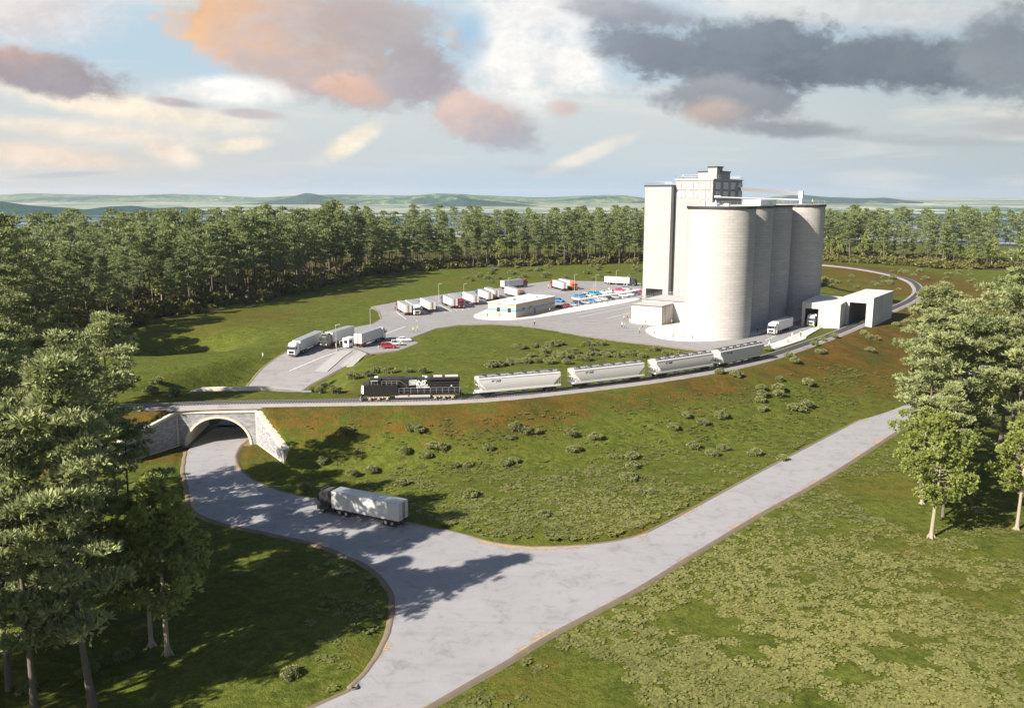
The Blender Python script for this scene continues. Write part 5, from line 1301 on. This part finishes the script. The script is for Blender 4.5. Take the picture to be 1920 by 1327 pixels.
def tree_thing(name,mbvg,bark,leafm):
    t=empty(name,(0,0,0)); mb,vg=mbvg; mb.build('trunk',M[bark],t,smooth=True)
    V,F,T=vg.get(); np_mesh('crown',V,F,M[leafm],t,False,None,dict(tint=T)); return t
protos={}
def plant(kind,proto_key,maker,x,y,z,hscale,rz,label,cat,group=None):
    if proto_key not in protos: protos[proto_key]=maker(); o=protos[proto_key]
    else: o=copy_tree(protos[proto_key])
    o.location=(x,y,z); o.rotation_euler=(0,0,rz); o.scale=(hscale,hscale,hscale)
    return tag(o,label,cat,group)
NP={}
def near_pine(v): return lambda: tree_thing('pine_tree',pine(100+v,32,True),'bark','needle')
def far_pine(v): return lambda: tree_thing('pine_tree',pine(200+v,34,False),'bark','needle_far')
def near_broad(v): return lambda: tree_thing('young_tree',broad(300+v,18,True),'palebark','leaf')
def far_broad(v): return lambda: tree_thing('young_tree',broad(340+v,16,False),'palebark','leaf')
LP=[(-43.5,81,37),(-48.5,79,33),(-53.5,84,32),(-58,79,31),(-51,96,33),(-60,92,42),(-66,87,30),(-57,107,35),(-66,104,32),(-75,100,32),(-61.5,119,31),(-71,116,33),(-81,112,33),
    (-67,139,33),(-77,130,33),(-87,127,34),(-95,163,35),(-100,168,41),(-88,168,24),(-70,127,29),(-47.5,103,25),(-72,68,30),(-70,76,30),(-79,86,31),(-71,95,30),(-85,98,32),(-66,61,30),(-55,67,28),(-80,72,31),(-91,79,32),(-75,61,30),(-85,65,31),(-93,92,32)]
for k,(x,y,h) in enumerate(LP):
    v=(k%2 if k<6 else 2+k%2 if k%3 else k%2); z=float(zt(x,y)[0])
    lab={0:'pine nearest the road mouth at lower left, trunk foot bare',13:'tall slim pine standing alone beside the left wing wall of the underpass'}.get(k,'tall pine in the dense stand left of the gravel road')
    plant('p',('np',v),near_pine(v),x,y,z,h/32,rng.uniform(0,6.28),lab,'pine tree','pines of the stand left of the road' if k not in(0,13) else None)
RP=[(71.3,143.5,33),(80,147,33),(86,163,32),(95,190,33),(89,140,41),(92,151,45),(101,172,36),(109,166,34),(113,188,33),(106,152,34),(118,176,33),(71,134.5,22),(122,196,32),(104,200,30),(128,185,34),(89,182,33),(84,153,29)]
for k,(x,y,h) in enumerate(RP):
    v=(k+1)%4; z=float(zt(x,y)[0])
    lab={3:'pine beside the far end of the straight road, its trunk at the kerb',5:'tallest pine of the right stand, cut by the picture edge',11:'short pine with dark trunk behind the pale young tree'}.get(k,'tall pine in the stand right of the straight road')
    plant('p',('np',v),near_pine(v),x,y,z,h/32,rng.uniform(0,6.28),lab,'pine tree','pines of the stand right of the road' if k not in(3,5,11) else None)
for k,(x,y,h,lab) in enumerate([(-39.6,91.1,21,'yellow green young tree with pale trunk nearest the gravel road, lower left'),(-42.2,93,19,'yellow green young tree just behind another by the gravel road, lower left'),
    (64.7,125.6,20,'pale trunked young tree foremost of the right stand, long trunk shadow'),(79.5,128.4,19,'pale leaning trunked young tree at the right picture edge'),(113,197,13,'small pale trunked tree seen between the right hand pines'),(70,140,17,'yellow green young tree behind the foremost right one'),(75,151,18,'yellow green young tree deep in the right stand')]):
    plant('b',('nb',k%3),near_broad(k%3),x,y,float(zt(x,y)[0]),h/18,rng.uniform(0,6.28),lab,'young tree')
# --- the big woods
def along(poly,step,depths,jit,r):
    P=resample(np.array(poly,float),1.0); T=np.gradient(P,axis=0); T/=np.linalg.norm(T,axis=1)[:,None]; N=np.c_[-T[:,1],T[:,0]]; out=[]
    return P,N
def scatter(poly,n,d0,d1,mind,r,pts0=None,endpad=0):
    P,N=along(poly,1,0,0,r); pts=list(pts0 or []); out=[]
    for _ in range(n*30):
        i=r.integers(0,len(P)); q=P[i]+N[i]*r.uniform(d0,d1)+r.normal(0,1.,2)
        if all((q[0]-a)**2+(q[1]-b)**2>mind*mind for a,b in pts): pts.append(tuple(q)); out.append(tuple(q))
        if len(out)>=n: break
    return out
r=np.random.default_rng(77)
w1=scatter(WOODF,140,0,16,6.6,r); w1b=scatter(WOODF,70,14,32,6.0,r,w1); w2=scatter(WOODR,40,0,26,6.6,r)
for grp,(pts,lab,g) in enumerate([(w1,'tall pine along the front of the long wood behind the meadow','pines of the long wood behind the meadow'),(w1b,'tall pine deeper inside the long wood behind the meadow','inner pines of the long wood'),(w2,'tall pine in the wood behind the track, right of the silos','pines of the wood right of the silos')]):
    for k,(x,y) in enumerate(pts):
        z=float(zt(x,y)[0]); v=int(r.integers(0,7)); h=r.uniform(23.5,38)*(1.14 if r.uniform()<.2 else 1)*(.88 if x<-112 else 1.03 if x<-75 else .90); h=h*(.86 if grp==2 and x>262 else 1)
        if r.uniform()<.12 and grp!=1:
            plant('b',('fb',v%3),far_broad(v%3),x,y,z,r.uniform(.75,1.2),r.uniform(0,6.28),lab.replace('tall pine','low yellow green tree'),'young tree',g.replace('pines','young trees'))
        else: plant('p',('fp',v),far_pine(v),x,y,z,h/34,r.uniform(0,6.28),lab,'pine tree',g)
def mass(name,items,mat,tints=True):
    vg=Veg()
    for (V,F,T),(x,y,z,s,a) in items:
        c,sn=math.cos(a),math.sin(a); W=np.c_[V[:,0]*c-V[:,1]*sn,V[:,0]*sn+V[:,1]*c,V[:,2]]*s+np.array([x,y,z]); vg.add(W,F,T)
    V,F,T=vg.get(); return np_mesh(name,V,F,mat,None,False,None,dict(tint=T))
w3=scatter(WOODF,230,30,95,6.5,r); w4=scatter(WOODR,50,24,75,7,r)
bank=[]
for v in range(3):
    mb,vg=pine(260+v,34,False); V,F,T=vg.get(); m_=len(F)//2; sel=np.random.default_rng(v).permutation(len(F))[:int(len(F)*.6)]
    bank.append((V,F[sel],T))
o=mass('distant_woodland',[(bank[int(r.integers(0,3))],(x,y,float(zt(x,y)[0]),r.uniform(.86,1.12),r.uniform(0,6.28))) for x,y in w3+w4],M['needle_far']); tag(o,'mass of pine crowns filling the depth of the woods','woodland',kind='stuff')
mb=MB()
for x,y in w3+w4: z=float(zt(x,y)[0]); mb.tube([(x,y,z-.5),(x+r.uniform(-.6,.6),y,z+r.uniform(22,27))],[.36,.14],4,caps=False)
o=mb.build('distant_trunks',M['bark']); tag(o,'mass of bare pine trunks deep in the woods','tree trunks',kind='stuff')
# undergrowth along and inside the woods
ub=[bush(500+i,16,9,2.6).get() for i in range(5)]
u1=scatter(WOODF,800,-5,60,2.0,r); u2=scatter(WOODR,360,-9,50,2.0,r)
o=mass('undergrowth',[(ub[int(r.integers(0,5))],(x,y,float(zt(x,y)[0])-.1,r.uniform(1.1,2.6),r.uniform(0,6.28))) for x,y in u1+u2],M['under']); tag(o,'low olive undergrowth along the feet of the woods','undergrowth',kind='stuff')
# --- single bushes
bushes=[]
for i in range(5):
    V,F,T=bush(400+i).get(); 
    me_o=np_mesh('bush',V,F,M['bushleaf'],None,False,None,dict(tint=T)); bushes.append(me_o)
busy=set()
def put_bush(x,y,s,label,group):
    i=int(r.integers(0,5)); o=bushes[i] if i not in busy else bushes[i].copy()
    if i in busy: COL.objects.link(o)
    busy.add(i); o.location=(x,y,float(zt(x,y)[0])-.12); o.rotation_euler=(0,0,r.uniform(0,6.28)); o.scale=(s*r.uniform(.9,1.15),s,s*r.uniform(.85,1.1)); tag(o,label,'bush',group)
SL_=[(603,868),(650,811),(768,806),(786,810),(812,840),(828,841),(800,856),(760,849),(853,875),(877,874),(915,841),(957,823),(968,806),(985,811),(1005,811),(948,872),(963,868),(1068,818),(1075,846),(1115,823),(1040,902),(1150,861),(1160,860),(1182,860),(1187,878),(1178,901),(1197,927),(1222,927),(1018,970),(880,933),(752,911),(570,918),(660,890),(696,884),(1300,840),(1356,842),(1334,853),(1415,853),(1466,863),(1262,803),(1287,781),(1318,794),(1352,783),(1427,730),(1459,730),(1425,752),(1430,770),(1490,768),(1500,770),(1512,762),(1428,742),(1461,713),(1460,741),(1515,720),(1348,700),(1381,706),(1480,669),(1490,680),(1527,648),(1563,634),(1539,662),(1620,628),(1630,635),(1642,637),(1631,659),(1679,611),(1697,620),(1540,640),(1462,730)]
for p in SL_:
    x,y,z=GT(*p); put_bush(x,y,r.uniform(.7,1.12),'rounded pale green bush on the grassy slope below the railway','bushes on the slope below the railway')
IN_=[(985,590),(1020,600),(1110,592),(1085,650),(1160,610),(1165,650),(1215,585),(1265,578),(1250,650),(1290,660),(1345,655),(1370,630),(1400,665),(1430,670),(1440,582),(1480,610),(1530,578),(1560,635),(1600,620),(1640,650),(1690,630),(1740,635),(1800,650),(1850,610),(1890,610),(1050,690),(1000,690),(940,702),(880,712),(830,717),(1120,685),(1200,690),(1570,650),(1500,640),(1460,640),(1340,620),(1180,630),(100,748),(170,752),(290,748),(385,752),(30,770),(-60,790),(1960,640),(2040,650),(2110,640),(960,680),(1310,690)]
for a,b in IN_:
    x,y,z=GT(680+a/3.43,480+b/3.43); put_bush(x,y,r.uniform(.8,1.2),'rounded pale green bush between the train and the lot','bushes between the track and the lot')
for p in [(283,737),(293,719),(325,743),(600,734),(626,736),(612,728),(1438,657)]:
    x,y,z=GT(*p); put_bush(x,y,r.uniform(.9,1.2),'small bush in the rough grass beside the rails near the underpass','bushes beside the underpass') if p[0]<1000 else put_bush(x,y,1.,'small bush at the pavement end beside the last wagon',None)
for (a,b,c,d,n,s) in [(860,1200,499,529,46,1.25),(1600,1730,520,545,10,1.2),(1650,1830,505,545,26,1.2),(1545,1600,508,540,8,1.1),(1690,1800,550,590,8,1.1)]:
    for _ in range(n):
        q=GT(r.uniform(a,b),r.uniform(c,d)); 
        if abs(rail_sd(q[0],q[1])[0])<5 or near_paved(np.array([q[0]]),np.array([q[1]]),2.5)[0]: continue
        put_bush(q[0],q[1],r.uniform(.7,1.3)*s,'low olive bush in the far meadow in front of the woods','bushes of the far meadow')
for p in [(268,1190),(165,1262),(50,1295),(545,1268),(232,1235),(1810,945),(1835,960)]:
    x,y,z=GT(*p); put_bush(x,y,.75,'leafy shrub at the feet of the near trees','shrubs under the near trees')
# --- low clover like ground cover
def cover():
    rr=np.random.default_rng(9); N=23000
    # denser sampling where the camera is near
    a=rr.uniform(0,1,N); y=72+ (235-72)*a**1.25; x=rr.uniform(-.25,.66,N)*y*1.02
    d=.6*fbm(x,y,.09,21)+.7*fbm(x,y,.33,22)+.4*fbm(x,y,.9,23); s=rail_sd(x,y); ok=(d>-.38)&(fbm(x,y,.03,44)>-.75)&(s>9+6*rr.uniform(0,1,N)*(x>20))
    ok&=~near_paved(x,y,1.6); ok&=~((x<-12)&(y<150)&(rr.uniform(0,1,N)<.75)); ok&=(x>-58)
    ok&=rr.uniform(0,1,N)<np.where((y>160),.45,1)
    x,y=x[ok],y[ok]; z=zt(x,y)+extra(x,y,np.zeros(x.shape,bool)); V=[];F=[];T=[];n0=0
    nd=15; K=7
    m=len(x); pr=rr.uniform(.35,.85,(m,1)); ang=rr.uniform(0,6.28,(m,nd)); rad=np.sqrt(rr.uniform(0,1,(m,nd)))*pr
    cx=x[:,None]+np.cos(ang)*rad; cy=y[:,None]+np.sin(ang)*rad; cz=z[:,None]+rr.uniform(.05,.16,(m,nd)); dr=rr.uniform(.11,.20,(m,nd))
    th=np.linspace(0,2*math.pi,K,endpoint=False); tx=rr.normal(0,.12,(m,nd,1)); ty=rr.normal(0,.12,(m,nd,1))
    ox=np.cos(th)*dr[...,None]*rr.uniform(.8,1.2,(m,nd,K)); oy=np.sin(th)*dr[...,None]*rr.uniform(.8,1.2,(m,nd,K))
    P=np.stack([cx[...,None]+ox,cy[...,None]+oy,cz[...,None]+ox*tx+oy*ty],-1).reshape(-1,3); F=np.arange(len(P)).reshape(-1,K)
    tint=np.repeat(np.clip(.45+.28*fbm(x,y,.045,31)[:,None]+.16*fbm(x,y,.2,32)[:,None]+rr.uniform(-.22,.22,(m,1))+rr.uniform(-.2,.2,(m,nd)),0,1).ravel(),K)
    print('cover',m,len(F)); return np_mesh('ground_cover',P,F,M['cover'],None,False,None,dict(tint=tint))
o=cover(); tag(o,'low pale green clover patches covering the grass','ground cover',kind='stuff')
# ------------------------------------------------------------------ far hills
def hill_mat():
    m,t,b,_=newmat('far_hills'); p=pos(t)
    n1=t.noise(t.mapping(p,(.0042,.0024,.006)),1,7,.68); n2=t.noise(t.mapping(p,(.011,.006,.01)),1,5,.7)
    wood=t.new('ShaderNodeAttribute',attribute_name='wood').outputs['Fac']
    f=t.math('ADD',n1,t.math('MULTIPLY',t.math('SUBTRACT',wood,.5),.45))
    fields=t.mix(t.ramp(n2,.38,.62),(.015,.105,.065),(.19,.23,.11)); fields=t.mix(t.ramp(n1,.57,.62),fields,(.48,.44,.38))
    woods=t.mix(n2,(.012,.040,.045),(.030,.075,.065))
    t.set(b.inputs['Base Color'],t.mix(t.ramp(f,.46,.56),fields,woods)); b.inputs['Roughness'].default_value=1; b.inputs['Specular IOR Level'].default_value=0
    t.set(b.inputs['Normal'],t.bump(n2,1.,40.)); return m
HM=hill_mat()
def hills(name,px0,px1,dist,depth,tops,wood,seed,base=-27):
    """ridge whose crest reaches the given picture heights (px, py list) at that distance"""
    nx,ny=150,16; X=np.linspace(px0,px1,nx); a=(X-960)/FPX; V=[]
    ph=np.interp(X,[t[0] for t in tops],[t[1] for t in tops])
    zc=np.array([CAMH+ray(x_,y_)[2]/ray(x_,y_)[1]*(dist+depth*.45) for x_,y_ in zip(X,ph)])
    W=[]
    for j in range(ny):
        f=j/(ny-1); y=dist+depth*f; sh=math.sin(math.pi*min(1,f/.9))**1.0 if f<.9 else 0
        for i in range(nx):
            x=a[i]*y*1.0; n=mnoise.fractal(Vector((x*.0011+seed,y*.0011,seed)),.8,2.1,5)
            z=base-3+(zc[i]-base)*max(0,min(1.05,sh*(1+.22*n*(1-sh))))*(1 if 0<j<ny-1 else 0)
            V.append((x,y,z)); W.append(wood+.5*n)
    F=[(j*nx+i,j*nx+i+1,(j+1)*nx+i+1,(j+1)*nx+i) for j in range(ny-1) for i in range(nx-1)]
    o=np_mesh(name,V,F,HM,None,True,None,dict(wood=W)); tag(o,kind='structure')
hills('hills',-300,700,3000,1300,[(-300,366),(-60,371),(20,377),(70,384),(130,388),(170,392),(215,386),(260,384),(300,390),(350,386),(400,396),(460,404),(700,406)],1.0,3)
hills('hills',-500,2400,9000,3000,[(-500,366),(0,366),(60,362),(150,364),(250,366),(330,363),(420,366),(500,370),(560,366),(640,364),(760,366),(860,364),(940,367),(1010,370),(1110,366),(1200,371),(1320,374),(1480,372),(1560,369),(1650,373),(1700,376),(2400,376)],.45,9)
hills('hills',430,700,6500,1500,[(430,384),(500,379),(545,371),(578,361.5),(590,362),(630,370),(700,380)],.75,14)
hills('hills',640,1010,6800,1500,[(640,380),(700,373),(760,368),(820,362),(870,363),(910,368),(1010,380)],.35,18)
hills('hills',780,1010,5600,700,[(780,386),(830,380),(870,370),(900,374),(960,380),(1010,385)],1.0,23)
hills('hills',1020,1230,7600,1500,[(1020,378),(1080,371),(1130,365),(1170,366),(1230,374)],.5,28)
hills('hills',1330,1720,7200,1400,[(1330,378),(1420,371),(1488,364),(1530,368),(1580,372),(1650,370),(1680,374),(1720,379)],.7,31)
# ------------------------------------------------------------------ sky
w=bpy.data.worlds.new('World'); sc.world=w; w.use_nodes=True; t=NT(w.node_tree); t.n.clear()
STR=.05
out=t.new('ShaderNodeOutputWorld'); bg=t.new('ShaderNodeBackground'); bg.inputs['Strength'].default_value=STR; t.l.new(bg.outputs[0],out.inputs[0])
sky=t.new('ShaderNodeTexSky',sky_type='NISHITA'); sky.sun_disc=False; sky.sun_elevation=SUN_EL; sky.sun_rotation=math.atan2(SUNV.x,SUNV.y); sky.altitude=100; sky.air_density=1.; sky.dust_density=1.5; sky.ozone_density=1.5
dirv=t.new('ShaderNodeTexCoord').outputs['Generated']; sx=t.new('ShaderNodeSeparateXYZ'); t.l.new(dirv,sx.inputs[0])
yy=t.math('MAXIMUM',sx.outputs[1],.05); A_=t.math('DIVIDE',sx.outputs[0],yy); E_=t.math('DIVIDE',sx.outputs[2],yy)
cv=t.new('ShaderNodeCombineXYZ'); t.l.new(A_,cv.inputs[0]); t.l.new(E_,cv.inputs[1]); uvv=cv.outputs[0]
nA=t.noise(t.mapping(uvv,(6,10,1),(3.1,1.7,0)),1,10,.62,.5); nB=t.noise(t.mapping(uvv,(17,27,1),(7.7,2.2,0)),1,9,.66,.4); nD=t.noise(t.mapping(uvv,(52,80,1),(1.7,4.2,0)),1,6,.65,.3); nC=t.noise(t.mapping(uvv,(3,26,1),(1.3,5.9,0),(0,0,R(-8))),1,6,.55,.4)
warp=t.math('ADD',t.math('MULTIPLY',t.math('SUBTRACT',nA,.5),1.5),t.math('ADD',t.math('MULTIPLY',t.math('SUBTRACT',nB,.5),1.25),t.math('MULTIPLY',t.math('SUBTRACT',nD,.5),.62)))
def lin(c): return tuple(((v/255)/12.92 if v/255<=.04045 else ((v/255+.055)/1.055)**2.4) for v in c)
SKYK=1/STR/(2**EXPO)
def sc_(c): return tuple(v*SKYK for v in lin(c))
ev=[sc_(c) for c in ((184,207,226),(203,214,219),(210,218,219),(190,213,228),(210,222,230))]
base=t.mix(t.ramp(E_,.0,.045),ev[0],ev[1]); base=t.mix(t.ramp(E_,.04,.09),base,ev[2]); base=t.mix(t.ramp(E_,.09,.15),base,ev[3]); base=t.mix(t.ramp(E_,.17,.26),base,ev[4])
wl=t.math('MULTIPLY',t.ramp(A_,.0,-.6),t.ramp(E_,.10,.03)); base=t.mix(t.math('MULTIPLY',wl,.5),base,sc_((232,214,196)))
wr=t.ramp(A_,.15,.6); base=t.mix(t.math('MULTIPLY',wr,.55),base,sc_((172,184,186)))
base=t.mix(t.math('MULTIPLY',t.ramp(nC,.50,.72),.55),base,sc_((246,238,226)))
base=t.mix(t.math('MULTIPLY',t.ramp(nA,.56,.75),t.ramp(E_,.1,.2,0,.5)),base,sc_((250,247,242)))
def cloud(cx,cy,rx,ry,rot,ca,cb,soft=.5,amp=1.,dens=1.,bias=0.):
    global base
    d=ray(cx,cy); a0,e0=d[0]/d[1],d[2]/d[1]; k=1.03/FPX
    da=t.math('SUBTRACT',A_,a0); de=t.math('SUBTRACT',E_,e0); c,s=math.cos(R(-rot)),math.sin(R(-rot))
    u=t.math('DIVIDE',t.math('ADD',t.math('MULTIPLY',da,c),t.math('MULTIPLY',de,s)),rx*k); v=t.math('DIVIDE',t.math('SUBTRACT',t.math('MULTIPLY',de,c),t.math('MULTIPLY',da,s)),ry*k)
    dd=t.math('SQRT',t.math('ADD',t.math('MULTIPLY',u,u),t.math('MULTIPLY',v,v)))
    f=t.math('ADD',t.math('SUBTRACT',1.,dd),t.math('MULTIPLY',warp,amp)); m=t.math('MULTIPLY',t.ramp(f,-.07,soft*.85),dens)
    g=t.math('ADD',t.math('ADD',t.math('MULTIPLY',u,.42),t.math('MULTIPLY',v,-.30)),t.math('ADD',.5+bias,t.math('MULTIPLY',t.math('SUBTRACT',nB,.5),1.3)))
    col=t.mix(t.ramp(g,0.,1.),sc_(ca),sc_(cb)); col=t.mix(.8,col,shade,'MULTIPLY'); base=t.mix(m,base,col)
shade=t.mix(t.ramp(t.math('ADD',t.math('MULTIPLY',nA,.5),t.math('ADD',t.math('MULTIPLY',nB,.35),t.math('MULTIPLY',nD,.15))),.38,.62),(.83,.84,.87),(1.16,1.16,1.15))
WHT=(255,252,247); CRM=(255,240,216)
cloud(70,30,200,70,0,(240,222,212),(224,224,228),.9,.8,.8)
cloud(960,110,120,130,0,WHT,WHT,1.0,.6,1.); cloud(1060,120,110,70,10,WHT,WHT,.9,.7,1.)
cloud(1010,30,170,60,0,WHT,(246,246,246),.9,.8,1.)
cloud(880,70,45,60,0,(176,214,240),(170,206,234),.9,.5,.8)
cloud(1600,20,420,44,2,(232,231,226),(222,223,222),.8,.8,.8)
cloud(200,195,330,34,9,(255,244,226),CRM,.9,.5,1.)
cloud(150,245,300,24,6,CRM,(250,236,216),1.,.5,.8)
cloud(440,170,170,30,0,WHT,WHT,.8,.5,1.)
cloud(660,266,88,24,-27,(255,242,214),(255,244,226),.8,.6,1.)
cloud(450,273,70,18,-6,CRM,(252,238,220),.9,.5,.9)
cloud(315,288,70,26,14,(255,234,210),(250,234,216),.9,.6,.85)
cloud(90,292,240,28,6,(250,224,200),(244,224,206),1.,.5,.8)
cloud(1130,280,150,16,-22,(250,234,210),(230,228,224),.9,.6,.7)
cloud(430,40,150,75,10,(252,200,150),(232,190,162),.6,.9,.95,-.15)
cloud(600,95,250,95,20,(238,196,164),(186,177,178),.55,.9,1.,.12)
cloud(690,45,210,80,8,(214,190,176),(194,186,186),.6,.9,.95,.2)
cloud(670,170,75,30,10,(240,194,166),(214,182,170),.9,1.1,.75)
cloud(790,130,95,75,25,(194,184,184),(178,173,178),.55,.9,1.,.2)
cloud(846,66,22,26,0,(246,224,208),(214,196,190),.8,1.1,.8)
cloud(905,225,108,50,14,(234,204,190),(172,173,182),.6,.9,1.,.05)
cloud(1060,203,38,20,0,(228,204,194),(212,196,192),.8,.8,.8)
cloud(80,138,170,42,9,(236,182,152),(166,160,166),.5,.9,1.,.38)
cloud(330,193,62,11,8,(196,182,178),(188,180,184),.7,.7,.75); cloud(470,214,62,10,4,(192,182,184),(200,186,184),.7,.7,.75)
cloud(1190,26,160,36,8,(178,180,187),(150,155,164),.7,.9,.9)
cloud(1230,95,140,54,10,(150,158,168),(128,137,147),.55,.9,1.)
cloud(1430,112,250,76,0,(138,147,157),(114,124,135),.5,.9,1.)
cloud(1700,118,280,62,4,(132,142,151),(116,126,136),.55,.9,1.)
cloud(1890,90,110,95,10,(146,154,161),(138,147,154),.6,.9,.95)
cloud(1350,187,165,46,4,(162,166,172),(138,146,154),.6,.9,.95)
cloud(1340,214,78,34,4,(222,196,182),(176,167,167),.9,.6,.9)
cloud(1475,243,145,20,3,(154,158,165),(150,156,163),.7,.8,.9)
cloud(1730,262,230,12,2,(182,186,187),(168,174,178),.9,.7,.6); cloud(1900,240,90,22,0,(190,187,186),(170,174,177),.9,.7,.6)
cloud(1030,320,110,12,2,(186,196,204),(186,195,202),.9,.6,.5); cloud(120,328,110,6,-3,(180,190,200),(184,192,200),.8,.6,.6)
front=t.ramp(sx.outputs[1],.60,.82)
low=t.ramp(sx.outputs[2],.40,.25)
col=t.mix(t.math('MULTIPLY',front,low),sky.outputs[0],base)
t.l.new(col,bg.inputs[0])
sun_d=bpy.data.lights.new('sun','SUN'); sun_d.energy=5.0; sun_d.angle=R(.5); sun_d.color=(1,.915,.80)
sun=bpy.data.objects.new('sun',sun_d); COL.objects.link(sun); sun.rotation_euler=(-SUNV).to_track_quat('-Z','Y').to_euler(); sun.location=(-200,-150,200)
# ------------------------------------------------------------------ air
HAZE=True
if HAZE:
    mb=MB(); mb.bb(-14000,14000,-1200,13500,-45,125)
    m=bpy.data.materials.new('air'); m.use_nodes=True; tt=NT(m.node_tree); tt.n.clear(); o_=tt.new('ShaderNodeOutputMaterial'); pv=tt.new('ShaderNodeVolumePrincipled')
    pv.inputs['Color'].default_value=(.80,.90,1.,1); pv.inputs['Density'].default_value=4e-5; pv.inputs['Anisotropy'].default_value=.1; tt.l.new(pv.outputs[0],o_.inputs['Volume'])
    hz=mb.build('haze',m); tag(hz,'pale blue haze lying over the far plain and hills','haze',kind='stuff')
# ------------------------------------------------------------------ render settings
sc.render.filter_size=1.05; vs=sc.view_settings; sc.display_settings.display_device='sRGB'; vs.view_transform='Standard'; vs.look='None'; vs.exposure=EXPO; vs.gamma=1; vs.use_curve_mapping=False
sc.render.engine='CYCLES'; cy=sc.cycles; cy.use_denoising=True
try: cy.denoising_prefilter='ACCURATE'
except Exception: pass
try: cy.denoiser='OPENIMAGEDENOISE'
except Exception: pass
cy.max_bounces=5; cy.diffuse_bounces=2; cy.glossy_bounces=2; cy.transmission_bounces=2; cy.transparent_max_bounces=6; cy.volume_bounces=0; cy.caustics_reflective=False; cy.caustics_refractive=False
cy.use_adaptive_sampling=True; cy.adaptive_threshold=.01; cy.sample_clamp_indirect=6
sc.render.use_persistent_data=False
bpy.context.view_layer.update()
